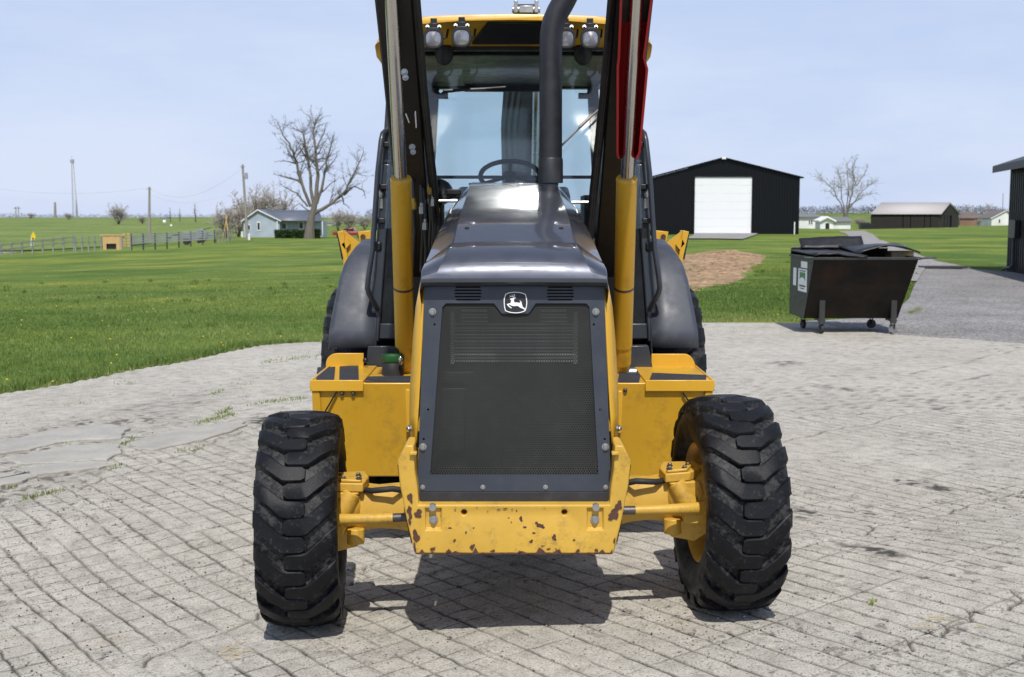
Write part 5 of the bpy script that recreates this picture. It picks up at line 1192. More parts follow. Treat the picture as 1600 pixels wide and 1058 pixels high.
for sx, xe in ((-1, bl.x), (1, brr.x)):
    mb = MB(); xo = xe+sx*.25; zo = ze-.25*(pk.z-ze)/(brr.x-xmid)
    mb.prism([(xmid, BD-.2, pk.z+.03), (xo, BD-.2, zo+.03), (xo, BD-.2, zo+.12), (xmid, BD-.2, pk.z+.12)], (0, LB+.4, 0)); mb.build('roof', M['blackroof'], BN)
mb = MB(); mb.box((xmid+.02, BD-.22, pk.z+.04), (.30, .06, .16)); mb.build('ridge_lamp', M['white'], BN)
hp = (dt-zg)/7
dpm = None
M['doorwhite'] = paint('white_door', (.78,.79,.80), .4, var=.02, scale=1)
for k in range(7):
    mb = MB(); mb.box(((dl_+dr_)/2, BD+.02, zg+hp*(k+.5)), (dr_-dl_-.02, .05, hp-.004)); o_ = mb.build('door_panel', M['doorwhite'], BN, bevel=.01)
mb = MB()
for x in (dl_-.05, dr_+.05): mb.box((x, BD-.04, (zg+dt)/2), (.10, .10, dt-zg))
mb.box(((dl_+dr_)/2, BD-.042, dt+.05), (dr_-dl_+.2, .10, .10)); mb.build('door_frame', M['blackroof'], BN)
mb = MB(); mb.box((brr.x-.35, BD-.08, zg+.5), (.07, .05, 1.0)); mb.build('downpipe', M['white'], BN)
# black building at the right edge: its long wall runs from the far corner towards the camera
RY = 35.0
wl = at(1572.5, 420, RY); zg2 = gt(wl.x, RY)-.05
RB = tag(empty('black_shop', (wl.x+3, RY-6, zg2)), 'black building with overhanging eave at the right edge of the yard', 'building')
zE = at(1575, 262, RY).z; A0 = Vector((wl.x, RY, 0)); A1 = Vector((wl.x-2.6, RY-13, 0)); dv_ = (A1-A0).normalized(); nv = Vector((-dv_.y, dv_.x, 0))
if nv.x > 0: nv = -nv
Wd = 9.0; mb = MB(); corr(mb, A0, A1, lambda q: zE, zg2, 50, .022, nv)
B0, B1 = A0-nv*Wd, A1-nv*Wd
for e0, e1 in ((A0, B0), (A1, B1)):
    m_ = (e0+e1)/2; mb.prism([Vector((e0.x, e0.y, zg2)), Vector((e1.x, e1.y, zg2)), Vector((e1.x, e1.y, zE)), Vector((m_.x, m_.y, zE+1.5)), Vector((e0.x, e0.y, zE))], dv_*(.06 if e0 is A0 else -.06))
mb.prism([Vector((p.x, p.y, zg2)) for p in (B0, B1)]+[Vector((p.x, p.y, zE)) for p in (B1, B0)], nv*.05)
mb.build('wall', M['blacksiding'], RB, smooth=20)
for sg, e0, e1 in ((1, A0, A1), (-1, B0, B1)):
    r0, r1 = (A0+B0)/2-dv_*.4, (A1+B1)/2+dv_*.4; o0, o1 = e0+nv*sg*.42-dv_*.4, e1+nv*sg*.42+dv_*.4; zo = zE-.42*1.5/(Wd/2)
    P = [Vector((r0.x, r0.y, zE+1.5)), Vector((o0.x, o0.y, zo)), Vector((o1.x, o1.y, zo)), Vector((r1.x, r1.y, zE+1.5))]
    mb = MB(); mb.prism(P, (0, 0, .20)); mb.build('roof', M['blackroof'], RB)
def onw(u, v, off):
    "point on the long wall at pixel (u, v)"
    d = at(u, v, 1.0)-Vector((0, 0, CAM_H)); k = (A0.x*dv_.y-A0.y*dv_.x)/(d.x*dv_.y-dv_.x); return Vector((0, 0, CAM_H))+d*k+nv*off
rotw = Matrix.Rotation(math.atan2(dv_.y, dv_.x), 3, 'Z')
mb = MB(); mb.box(onw(1589, 358, .08), (.9, .14, .50), rotw); mb.build('meter_box', M['black'], RB, bevel=.01)
mb = MB(); mb.tube([onw(1588, 368, .07), onw(1587, 413, .07), onw(1585, 418, .10), onw(1581, 421, .25)], .045, 10); mb.build('downpipe', M['fender'], RB, smooth=50)
# trench drain across the drive
a, b_ = on(1440, 420.5), on(1506, 420.5); mb = MB(); mb.box(((a[0]+b_[0])/2, (a[1]+b_[1])/2, gt((a[0]+b_[0])/2, a[1])+.07), (b_[0]-a[0], .5, .06)); tag(mb.build('drain_grate', M['darksteel'], None), 'long dark drain grate lying across the gravel drive', 'drain grate')
# old tobacco barn
def plank_mat(name, a, b_):
    m, t, b = nodes(name); n1 = noise_n(t, 1.2, 5, .6, stretch=(6, 6, .3)); L(t, ramp(t, n1.outputs[0], [(.3, a), (.7, b_)]).outputs[0], b.inputs['Base Color']); b.inputs['Roughness'].default_value = .9; return m
M['oldwood'] = plank_mat('dark_barn_boards', (.012,.010,.009), (.035,.029,.026))
M['tinroof'] = plank_mat('rusty_tin', (.47,.47,.485), (.44,.38,.335))
TB = 240.0
def P_(u, v, Y): return at(u, v, Y)
a0 = P_(1361, 356, TB); a1 = P_(1466, 356, TB); a2 = P_(1497, 355, TB+9)
TBN = tag(empty('tobacco_barn', ((a0.x+a1.x)/2, TB+5, gt(a0.x, TB)-.3)), 'old black wooden barn with a rusty tin roof across the field', 'barn')
zb_ = min(gt(a0.x, TB), gt(a1.x, TB))-.3; zev = P_(1361, 334, TB).z; zr = P_(1486, 316.5, TB+5).z
v1, v2 = Vector((a1.x, TB)), Vector((a2.x, TB+9)); mid = (v1+v2)/2
nb = 44
for k in range(nb):
    x0 = a0.x+(a1.x-a0.x)*k/nb; x1 = a0.x+(a1.x-a0.x)*(k+1)/nb
    if k in (20, 25, 33, 34, 38): 
        if k != 33: x1 = x0+(x1-x0)*.55
    mb = MB(); mb.box(((x0+x1)/2, TB+random.uniform(-.03, .03), (zb_+zev)/2), (x1-x0-.03, .05, zev-zb_)); mb.build('plank', M['oldwood'], TBN)
MB().box(((a0.x+a1.x)/2, TB+.6, (zb_+zev)/2), (a1.x-a0.x-.2, .1, zev-zb_-.1)).build('dark_backing', M['black'], TBN)  # black sheet added behind the planks so the gaps show inside shade
nb = 20
for k in range(nb):
    q = (k+.5)/nb; p = v1.lerp(v2, q); zt2 = zev+(zr-zev)*(1-abs(q-.5)*2); d = (v2-v1)/nb*.94
    lowz = zb_+ (3.0 if k in (5, 6, 8, 9, 11, 12) else 0)
    mb = MB(); mb.bar((p.x-d.x/2, p.y-d.y/2, (lowz+zt2)/2), (p.x+d.x/2, p.y+d.y/2, (lowz+zt2)/2), .06, zt2-lowz); mb.build('plank', M['oldwood'], TBN)
mb = MB(); mb.prism([(v1.x, v1.y+.3, zb_), (v2.x-.3, v2.y, zb_), (v2.x-.3, v2.y, zb_+3), (v1.x, v1.y+.3, zb_+3)], (-2, 0, 0)); mb.build('dark_backing', M['black'], TBN)  # black block behind the gable openings stands in for the dark interior
off = Vector((a0.x-a1.x, 0))
for (c, dname) in ((0, 'front'), (1, 'back')):
    pr = Vector((mid.x, mid.y, zr)); e = Vector((v1.x+.1, v1.y-.4, zev-.1)) if c == 0 else Vector((v2.x+.3, v2.y+.3, zev-.1))
    mb = MB(); L_ = a0.x-a1.x-.4
    mb.add([e+Vector((.3,0,0)), pr+Vector((.3,0,0)), pr+Vector((L_+(3.2 if c == 0 else 3.2)*.0, 0, 0)), e+Vector((L_, 0, 0))], [(0,1,2,3)]); mb.build('roof', M['tinroof'], TBN, thick=.08)
mb = MB(); p = P_(1353, 352, TB-6); mb.box((p.x, TB-6, gt(p.x, TB-6)+.55), (2.3, 1.8, 1.1)); mb.box((p.x-.3, TB-6, gt(p.x, TB-6)+1.2), (1.5, 1.7, .2)); tag(mb.build('field_trailer', M['black'], None, bevel=.05), 'small black covered trailer at the left end of the wooden barn', 'trailer')

# generic small house
M['roofgrey'] = metal_siding('grey_shingles', (.17,.165,.16)); M['roofblue'] = metal_siding('slate_blue_roof', (.12,.135,.165)); M['roofbrown'] = metal_siding('brown_shingles', (.15,.115,.095))
M['wallwhite'] = metal_siding('white_siding', (.72,.72,.70)); M['wallblue'] = metal_siding('pale_blue_siding', (.37,.42,.48)); M['brick'] = metal_siding('brick_wall', (.24,.14,.10))
def house(name, label, u0, u1, vbase, veave, vridge, Y, wall, roof, gable_front=True, depth=8, wins=(), door=None, over=.35, cat='house', group=None, ridge_u=None):
    p0, p1 = at(u0, vbase, Y), at(u1, vbase, Y); ze_ = at(u0, veave, Y).z; zr_ = at(u0, vridge, Y).z; zb0 = min(p0.z, gt(p0.x, Y), gt(p1.x, Y))-.2
    h = tag(empty(name, ((p0.x+p1.x)/2, Y, zb0)), label, cat, group); xm3 = (p0.x+p1.x)/2 if ridge_u is None else at(ridge_u, vbase, Y).x
    mb = MB()
    if gable_front: mb.prism([(p0.x, Y, zb0), (p1.x, Y, zb0), (p1.x, Y, ze_), (xm3, Y, zr_), (p0.x, Y, ze_)], (0, depth, 0))
    else: mb.prism([(p0.x, Y, zb0), (p0.x, Y+depth, zb0), (p0.x, Y+depth, ze_), (p0.x, Y+depth/2, zr_), (p0.x, Y, ze_)], (p1.x-p0.x, 0, 0))
    mb.build('wall', wall, h)
    if gable_front:
        for sx, xe in ((-1, p0.x), (1, p1.x)):
            k = (zr_-ze_)/abs(xe-xm3); mb = MB(); mb.prism([(xm3, Y-over, zr_+.02), (xe+sx*over, Y-over, ze_-k*over+.02), (xe+sx*over, Y-over, ze_-k*over+.2), (xm3, Y-over, zr_+.2)], (0, depth+2*over, 0)); mb.build('roof', roof, h)
            mb = MB(); mb.prism([(xm3, Y-over-.05, zr_+.02), (xe+sx*over, Y-over-.05, ze_-k*over+.02), (xe+sx*over, Y-over-.05, ze_-k*over+.2), (xm3, Y-over-.05, zr_+.2)], (0, .045, 0)); mb.build('fascia', M['white'], h)
    else:
        for c, (ya, yb_) in enumerate(((Y, Y+depth/2), (Y+depth, Y+depth/2))):
            k = (zr_-ze_)/(depth/2); sg = -1 if c == 0 else 1; mb = MB()
            mb.prism([(p0.x-over, yb_, zr_+.02), (p0.x-over, ya+sg*over, ze_-k*over+.02), (p0.x-over, ya+sg*over, ze_-k*over+.2), (p0.x-over, yb_, zr_+.2)], (p1.x-p0.x+2*over, 0, 0)); mb.build('roof', roof, h)
    for (a, b__, c, d) in wins:
        q0, q1 = at(a, c, Y), at(b__, d, Y); mb = MB(); mb.box(((q0.x+q1.x)/2, Y-.03, (q0.z+q1.z)/2), (q1.x-q0.x, .08, q0.z-q1.z)); w_ = mb.build('window', M['white'], h)
        mb = MB(); mb.box(((q0.x+q1.x)/2, Y-.08, (q0.z+q1.z)/2), ((q1.x-q0.x)*.7, .03, (q0.z-q1.z)*.78)); mb.build('pane', M['darkglass'], w_)
    if door:
        a, b__, c, d = door; q0, q1 = at(a, c, Y), at(b__, d, Y); mb = MB(); mb.box(((q0.x+q1.x)/2, Y-.04, (q0.z+q1.z)/2), (q1.x-q0.x, .06, q0.z-q1.z)); mb.build('door', M['black'], h)
    return h
house('white_house', 'small white house with grey roof behind the black metal barn', 1240, 1279, 357, 340, 335.5, 190, M['wallwhite'], M['roofgrey'], False, 9, ((1263.5,1266,343,351), (1267,1269.5,343,351)))
GH = house('white_garage', 'small white garage with dark door at the end of the lane', 1291, 1329, 358, 346.5, 341, 180, M['wallwhite'], M['roofgrey'], False, 6)
q0 = at(1287, 346, 179); mb = MB(); xg0, xg1, xgm = at(1287.5, 0, 178).x, at(1315, 0, 178).x, at(1301, 0, 178).x
zA, zB_ = at(0, 346.5, 178).z, at(0, 340.5, 178).z; zbb = at(0, 358, 178).z
mb.prism([(xg0+.3, 178, zbb), (xg1-.3, 178, zbb), (xg1-.3, 178, zA), (xgm, 178, zB_), (xg0+.3, 178, zA)], (0, 3, 0)); mb.build('porch_wall', M['wallwhite'], GH)
for sx, xe in ((-1, xg0), (1, xg1)):
    mb = MB(); mb.prism([(xgm, 177.6, zB_), (xe, 177.6, zA-.05), (xe, 177.6, zA+.2), (xgm, 177.6, zB_+.25)], (0, 3.5, 0)); mb.build('porch_roof', M['white'], GH)
mb = MB(); d0, d1 = at(1299, 0, 178).x, at(1305, 0, 178).x; mb.box(((d0+d1)/2, 177.95, (zbb+zA)/2-.1), (d1-d0, .1, zA-zbb-.2)); mb.build('door', M['black'], GH)
house('brick_house', 'low brick house with brown hipped roof beyond the field on the right', 1500, 1533, 343, 341, 332, 330, M['brick'], M['roofbrown'], False, 10)
house('white_gable_house', 'white gabled farmhouse with brown roof beside the black building', 1549, 1583, 351, 341, 329, 300, M['wallwhite'], M['roofbrown'], True, 9, ((1560,1563,342,349),), ridge_u=1572)
# pale blue house on the left
HB = house('blue_house', 'pale blue gabled house with white windows behind the clipped hedge', 381, 437, 369.5, 345, 329, 200, M['wallblue'], M['roofblue'], True, 6, ((401.5,407,346.5,360.5), (387,391.5,351,359.5)), ridge_u=404)
q = [at(u, v, 200) for u, v in ((404, 328.4), (432, 344))]
e0, e1 = at(433, 345, 199.6), at(505, 346, 203); r0, r1 = at(406, 329, 204), at(498, 329, 208)
mb = MB(); mb.add([e0, e1, r1, r0], [(0,1,2,3)]); mb.build('roof', M['roofblue'], HB, thick=.15)
w0, w1 = at(436, 368, 201.5), at(503, 369, 204.5); zt3 = at(436, 346, 201.5).z
mb = MB(); mb.prism([(w0.x, 201.5, w0.z-.6), (w1.x, 204.5, w0.z-.6), (w1.x, 204.5, zt3), (w0.x, 201.5, zt3)], (0, 6, 0)); mb.build('wall', M['wallblue'], HB)
for (a, b__, c, d) in ((440.5,449,347.5,359), (465,473.5,346.5,359)):
    q0, q1 = at(a, c, 202), at(b__, d, 202); mb = MB(); mb.box(((q0.x+q1.x)/2, 201.6+(q0.x-w0.x)*.42, (q0.z+q1.z)/2), (q1.x-q0.x, .1, q0.z-q1.z)); w_ = mb.build('window', M['white'], HB)
    mb = MB(); mb.box(((q0.x+q1.x)/2, 201.5+(q0.x-w0.x)*.42, (q0.z+q1.z)/2), ((q1.x-q0.x)*.65, .1, (q0.z-q1.z)*.7)); mb.build('pane', M['darkglass'], w_)
for u in (433.5, 504):
    p = at(u, 346, 199.8 if u < 450 else 203); mb = MB(); mb.box((p.x, p.y-.2, p.z-1.3), (.14, .14, 2.7)); mb.build('post', M['white'], HB)
for k, (u0, u1, vb, ve, vr, Y, lb) in enumerate(((508,521,352,349,346.5,420,'small far white building between the big bare tree and the loader'), (556,569,352,349,346.5,430,'far white farm building just left of the loader fender'), (253,258,344,341.5,339.5,560,'tiny far white house above the left field'))):
    house('farm_building', lb, u0, u1, vb, ve, vr, Y, M['wallwhite'], M['roofgrey'], False, 8, cat='building')
# two pale round bale-like tanks in the far field
for k, (u, v, r, lb) in enumerate(((257,346.8,.85,'larger white round bale in the far left field'), (267.5,352.5,.55,'smaller white round bale in the far left field'))):
    x_, y_ = on(u, v+3); r = r*y_/520
    mb = MB(); mb.lathe([(-.7*r, 0), (-.7*r, r*.9), (-.6*r, r), (.6*r, r), (.7*r, r*.9), (.7*r, 0)], (x_, y_, gt(x_, y_)+r*.95), (1, .2, 0), 20); tag(mb.build('hay_bale', M['wallwhite'], None, smooth=40), lb, 'hay bale')
# ================================================================ trees
M['bark'] = plank_mat('grey_bark', (.10,.085,.07), (.19,.165,.14)); M['twig'] = paint('twigs', (.19,.165,.145), .9, var=.2, scale=1)
M['twig_green'] = paint('budding_twigs', (.24,.22,.15), .9, var=.2, scale=1)
M['twig_pale'] = paint('pale_twigs', (.34,.30,.265), .9, var=.2, scale=1); M['twig_big'] = paint('grey_twigs', (.15,.13,.115), .9, var=.2, scale=1)
M['barkdark'] = plank_mat('dark_bark', (.06,.05,.042), (.12,.10,.085))
def sprout(tr, cr, P, r0, depth, rnd, dens, lenk, droop=0.0, maxd=3, rmin=.035):
    "children along polyline P"
    n = len(P)-1; tot = sum((P[i+1]-P[i]).length for i in range(n))
    cnt = max(2, int(tot*dens[min(depth, len(dens)-1)]))
    for c in range(cnt):
        q = rnd.uniform(.12 if depth else .22, 1.0); i = min(int(q*n), n-1); f = q*n-i
        p = P[i].lerp(P[i+1], f); d = (P[i+1]-P[i]).normalized()
        a = Vector((rnd.gauss(0, 1), rnd.gauss(0, 1), rnd.gauss(.25, .8))).normalized(); dd = (d*rnd.uniform(.35, .8)+a*.85).normalized()
        L_ = tot*lenk*rnd.uniform(.5, 1.15)*(1.12-.55*q)
        if L_ < .25: continue
        r = max(rmin, r0*(1-.75*q)*rnd.uniform(.35, .6)); m = 3 if depth < 2 else 2
        Q = [p]
        for k in range(m):
            dd = (dd+Vector((rnd.gauss(0, .22), rnd.gauss(0, .22), rnd.gauss(.06-droop, .18)))).normalized(); Q.append(Q[-1]+dd*L_/m)
        (tr if r > .09 else cr).tube(Q, [r*(1-.75*k/m) for k in range(m+1)], 5 if r > .06 else 3, cap=False)
        if depth < maxd: sprout(tr, cr, Q, r, depth+1, rnd, dens, lenk, droop, maxd, rmin)
def limb_tree(name, label, base, limbs, Y, tw, dens, lenk, seed, bark='bark', twig='twig', group=None, maxd=3, flare=1.6, lw=.62, rmin=.022):
    rnd = random.Random(seed); b = at(base[0][0], base[0][1], Y); gb = gt(b.x, Y)
    o = tag(empty(name, (b.x, Y, gb)), label, 'tree', group); tr = MB(); cr = MB()
    tp = [at(u, v, Y) for u, v in base]; tp[0].z = gb-.2
    kx = Y/FPX; r0 = tw*kx/2
    m = len(tp); rs = [r0*(flare if i == 0 else 1.12 if i == 1 else 1.0-.12*(i-1)) for i in range(m)]; tr.tube(tp, rs, 14)
    for li, (pts, wpx) in enumerate(limbs):
        dy = 0; P = []
        g = rnd.uniform(-.9, .9)
        for i, (u, v) in enumerate(pts):
            q = at(u, v, Y); q.y = Y+g*i*2.0*kx*10*.55/len(pts)*3; P.append(q)
        # subdivide with a slight wander
        Q = []
        for i in range(len(P)-1):
            for k in range(3): Q.append(P[i].lerp(P[i+1], k/3)+Vector((rnd.gauss(0, .8*kx), rnd.gauss(0, 1.2*kx), rnd.gauss(0, .6*kx)))*(1 if (i or k) else 0))
        Q.append(P[-1]); r = wpx*kx/2*lw; n = len(Q)
        tr.tube(Q, [r*(1-.82*i/(n-1)) for i in range(n)], 8)
        sprout(tr, cr, Q, r*.8, 0, rnd, dens, lenk, maxd=maxd, rmin=rmin)
    tr.build('trunk', M[bark], o, smooth=60, fix=False); cr.build('crown', M[twig], o, smooth=0, fix=False)
    return o
def zt2_(p): return (320+p[0]/4.232, 150+(920-(920-p[1])*.94)/4.232)
BL = [([(700,720),(640,560),(610,400),(575,310),(530,220),(505,160)], 9), ([(720,700),(700,550),(680,380),(660,300),(640,200),(600,170)], 9), ([(735,690),(745,500),(730,330),(715,180),(730,100)], 11),
      ([(740,700),(780,550),(800,440),(830,320),(850,220)], 8), ([(728,765),(775,735),(850,690),(920,630),(960,550),(1010,450),(1055,330)], 10), ([(680,720),(620,640),(560,600),(490,550)], 5), ([(690,750),(620,700),(560,750)], 4),
      ([(920,640),(980,575),(1030,600),(1055,660)], 5), ([(610,420),(550,400),(470,410)], 4), ([(640,560),(580,520),(490,500)], 4), ([(790,480),(850,400),(890,330)], 4), ([(745,480),(820,380),(870,290)], 4), ([(910,650),(915,700),(960,740)], 4), ([(770,620),(830,560),(880,520)], 4),
      ([(730,330),(780,230),(800,140)], 5), ([(690,420),(640,330),(560,180)], 4)]
limb_tree('bare_tree', 'big old leafless tree with thick trunk in front of the pale blue house', [zt2_(p) for p in ((690,935),(697,860),(705,800),(722,730),(732,670))], [([zt2_(p) for p in P], w_) for P, w_ in BL], 188, 12, (2.2, 3.2, 3.2, 2.8), .37, 4, flare=1.5, maxd=4, twig='twig_big')
def zt5(p): return (1240+p[0]/4.444, 230+p[1]/4.444)
RL = [([(352,480),(325,390),(270,290),(215,230),(150,205)], 3.6), ([(368,480),(400,350),(432,250),(420,150),(445,95)], 4.2), ([(378,440),(450,330),(520,265),(585,235)], 3), ([(352,440),(330,330),(320,230),(290,140)], 3), ([(366,430),(380,330),(372,220),(370,110)], 3), ([(390,400),(480,340),(580,315)], 2.4), ([(430,270),(490,190),(510,120)], 2.4), ([(300,350),(250,310),(190,300)], 2)]
limb_tree('budding_tree', 'spreading bare tree with pale buds behind the white garage', [zt5(p) for p in ((365,500),(363,480),(365,455))], [([zt5(p) for p in P], w_) for P, w_ in RL], 215, 6.5, (2.8, 3.8, 3.8), .38, 9, twig='twig_green')
# smaller bare trees and brush: three prototypes, then copies
def small_tree(name, H, seed, spread, dens, stems=1):
    rnd = random.Random(seed); o = empty(name, (0,0,0)); tr = MB(); cr = MB()
    for st in range(stems):
        a = rnd.uniform(0, 6.28); lean = spread*rnd.uniform(.1, .5)*(stems > 1)
        P = [Vector((0,0,-.2))]
        for k in range(1, 6): P.append(Vector((math.cos(a)*lean*k/5*H*.5+rnd.gauss(0, .04*H*.3), math.sin(a)*lean*k/5*H*.5+rnd.gauss(0, .04*H*.3), H*.72*k/5)))
        r = .028*H/(1 if stems == 1 else 1.8); tr.tube(P, [r*(1-.16*k) for k in range(6)], 6); sprout(tr, cr, P, r*.8, 0, rnd, dens, .5*spread, maxd=2)
    tr.build('trunk', M['barkdark'], o, smooth=60, fix=False); cr.build('crown', M['twig_pale'], o, smooth=0, fix=False); return o
proto = [small_tree('bare_tree', 8, 1, 1.0, (4.0, 3.6, 3.0)), small_tree('bare_bush', 5, 2, 1.3, (3.2, 3.2, 2.6), 6), small_tree('bare_tree', 8, 3, .6, (4.0, 3.6, 3.0))]
used = [False]*3
PH = [max(v.co.z for c in p_.children if c.name.startswith('crown') for v in c.data.vertices)+WL[[c for c in p_.children if c.name.startswith('crown')][0]].z for p_ in proto]
def put(k, u, vtop, Y, label, wide=1.0, group=None):
    if used[k]: o = copy_tree(proto[k])
    else: o = proto[k]; used[k] = True
    x = at(u, 338, Y).x; z = gt(x, Y); H = at(u, vtop, Y).z-z; s = H/(PH[k]*.93); o.location = (x, Y, z); o.scale = (s*wide, s*wide, s); o.rotation_euler = (0, 0, random.uniform(0, 6.28))
    o.name = ('bare_tree', 'bare_bush', 'bare_tree')[k]
    if 'tree' in label: o.name = 'bare_tree'
    return tag(o, label, 'tree' if 'tree' in label else 'bush', group)
put(1, 185, 318, 420, 'round bare bush on the far left ridge', 1.3)
put(1, 352, 322, 225, 'bare brush beside the wooden poles left of the blue house', 1.3)
put(1, 372, 316, 235, 'bare brush just left of the blue house', 1.3)
put(1, 408, 287, 240, 'tall pale bare tree behind the blue house, left one', .8)
put(1, 437, 292, 245, 'tall pale bare tree behind the blue house, right one', .8)
put(1, 388, 300, 250, 'bare tree behind the leaning utility pole', 1.0)
put(2, 305, 319, 480, 'dark upright bare tree on the left skyline', 1.2); put(2, 266, 325, 480, 'thin bare tree on the skyline right of the round bush'); put(2, 281, 326, 490, 'thin bare tree on the skyline next to the dark upright one')
put(1, 528, 326, 300, 'bare thicket right of the big bare tree', 1.3); put(1, 545, 328, 310, 'bare thicket above the red pickup', 1.4); put(1, 570, 335, 320, 'bare thicket beside the loader cab on the left', 1.4)
put(0, 1512, 320, 350, 'dark bare tree behind the brick house', 1.1); put(0, 1544, 319, 360, 'rounded bare tree between the two right hand houses', 1.2)
put(1, 1345, 338, 300, 'bare brush between the garage and the wooden barn', 1.6); put(1, 1530, 341, 290, 'low bare shrub in front of the right hand houses', 1.2)
put(1, 222, 336, 430, 'small bare shrub right of the round ridge bush', 1.5); put(1, 107, 329+3, 560, 'dark clump of trees under the tall mast', 1.6); put(1, 48, 332, 600, 'tree clump on the far left skyline beside the wooden towers', 1.8)
# skyline woods: one mass
M['wood_far'] = paint('far_wood', (.10,.105,.115), .95, var=.25, scale=.02)
def woods():
    n = 0; Vs = []
    rng = np.random.default_rng(5); C = []
    for t_ in np.arange(-.5, .62, .0011):
        for row in range(2):
            Y = (760+rng.uniform(-60, 120)+row*140) if t_ < .1 else (820+rng.uniform(-60, 150)+row*160)
            x = t_*Y; z = gtop(x, Y); hgt = (rng.uniform(1.2, 3.2) if t_ < -.12 else rng.uniform(3, 6.5))*(1+.8*(lat(np.array([t_*14.]), np.array([.5]), 77)[0]-.4)); C.append((x, Y, float(z), hgt))
    C = np.array(C); per = 60
    k = np.repeat(np.arange(len(C)), per); m = len(k); h = C[k, 3]
    ph = rng.uniform(0, 2*np.pi, m); rr = np.sqrt(rng.uniform(0, 1, m))*h*.55; zz_ = rng.beta(1.6, 1.5, m)*h
    w_ = (1-np.abs(zz_/h-.45)*1.1); P = np.stack([C[k, 0]+np.cos(ph)*rr*w_, C[k, 1]+np.sin(ph)*rr*w_, C[k, 2]+zz_], 1)
    s = rng.uniform(.2, .55, m)*h/6; V = np.stack([P+rng.normal(0, 1, (m, 3))*s[:, None]*.7 for _ in range(3)], 1).reshape(-1, 3)
    tag(np_mesh('far_woods', V, np.arange(m*3).reshape(-1, 3), M['wood_far'], None, smooth=False), 'grey leafless woods along the skyline', 'woods', kind='stuff')
woods()
# hedge
M['hedge'] = grass_mat('hedge_leaf', [(0, (.012,.028,.008)), (.6, (.030,.060,.016)), (1, (.05,.085,.025))])
def hedge(u0, u1, vt, vb, Y, label):
    p0, p1 = at(u0, vb, Y), at(u1, vb, Y); zt_ = at(u0, vt, Y).z; z0 = gt(p0.x, Y)-.1; n = 5000
    lx = RNG.uniform(p0.x, p1.x, n); ly = RNG.uniform(Y-.6, Y+.6, n); lz = RNG.uniform(z0, zt_, n)+.12*(fbm(lx, ly, .8, 8)-.5)
    P = np.stack([lx, ly, lz], 1); V = np.stack([P+RNG.normal(0, .11, (n, 3)) for _ in range(3)], 1).reshape(-1, 3)
    o = tag(empty('hedge', ((p0.x+p1.x)/2, Y, z0)), label, 'hedge')
    f = np_mesh('foliage', V-np.array(WL[o]), np.arange(n*3).reshape(-1, 3), M['hedge'], None, {'tone': np.repeat(RNG.uniform(0, 1, n), 3)}, smooth=False); f.parent = o
    mb = MB(); mb.box(((p0.x+p1.x)/2, Y, (z0+zt_)/2-.1), (p1.x-p0.x-.3, .9, zt_-z0-.25)); mb.build('stem_mass', M['hedge'], o)
hedge(430, 476, 359.5, 370, 190, 'clipped dark green hedge in front of the blue house'); hedge(489, 499, 359, 370, 190, 'short dark green hedge right of the big tree trunk')
# ================================================================ poles, wires, mast
M['polewood'] = plank_mat('pole_wood', (.22,.20,.18), (.32,.30,.27)); M['galv'] = paint('galvanised', (.36,.37,.38), .5, metal=.3, var=.1)
def pole(u, vt, ub, vb, Y, label, arm=True, trans=False):
    b = at(ub, vb, Y); z = gt(b.x, Y); t_ = at(u, vt, Y); o = tag(empty('utility_pole', (b.x, Y, z)), label, 'utility pole')
    kx = Y/FPX; mb = MB(); mb.tube([(b.x, Y, z-.3), t_], [2.5*kx, 1.6*kx], 8); mb.build('pole', M['polewood'], o, smooth=60)
    if arm: mb = MB(); mb.box(t_+Vector((0, -.2, -3.5*kx)), (8*kx, .15, .9*kx)); mb.build('crossarm', M['polewood'], o)
    if trans: mb = MB(); p = at(u+6, 277+3, Y); mb.tube([p, p+Vector((0,0,.9))], .22, 10); mb.build('transformer', M['galv'], o, smooth=40)
    return t_
t1 = pole(379, 257, 387, 372, 175, 'leaning grey utility pole beside the blue house', True, True)
t2 = pole(233.5, 292, 233, 366, 270, 'grey utility pole behind the silver board fence', True)
t3 = pole(86, 316, 86, 340, 620, 'far utility pole on the left ridge', False)
def wire(a, b, sag, r, label):
    P = [a.lerp(b, k/14)-Vector((0, 0, sag*4*(k/14)*(1-k/14))) for k in range(15)]; mb = MB(); mb.tube(P, r, 4); tag(mb.build('wire', M['darksteel'], None, smooth=0), label, 'wire')
wire(t1+Vector((0,0,-.5)), t2+Vector((0,0,-.3)), 3.0, .010, 'upper power line between the two utility poles'); wire(t2+Vector((0,0,-1.6)), at(340, 308, 240), 1.5, .008, 'lower line running from the far pole towards the brush')
wire(t2+Vector((0,0,-.3)), at(-60, 285, 330), 2.0, .010, 'power line running left from the far utility pole')
# lattice mast
mp = at(117, 345, 600); gzm = gt(mp.x, 600); mt = at(112.5, 250, 600)
o = tag(empty('lattice_mast', (mp.x, 600, gzm)), 'tall grey lattice radio mast on the left skyline', 'mast')
mb = MB(); Hm = mt.z-gzm; ns = 22
for c in range(3):
    a = c*2.094+.4; mb.tube([(mp.x+math.cos(a)*1.6, 600+math.sin(a)*1.6, gzm-.3), (mt.x+math.cos(a)*.45, 600+math.sin(a)*.45, mt.z)], .13, 5)
mb.build('leg_frame', M['galv'], o)
mb = MB()
for k in range(ns):
    q0, q1 = k/ns, (k+1)/ns
    for c in range(3):
        a, b_ = c*2.094+.4, (c+1)*2.094+.4; r0, r1 = 1.6-1.15*q0, 1.6-1.15*q1
        mb.tube([(mp.x+(mt.x-mp.x)*q0+math.cos(a)*r0, 600+math.sin(a)*r0, gzm+Hm*q0), (mp.x+(mt.x-mp.x)*q1+math.cos(b_)*r1, 600+math.sin(b_)*r1, gzm+Hm*q1)], .07, 4)
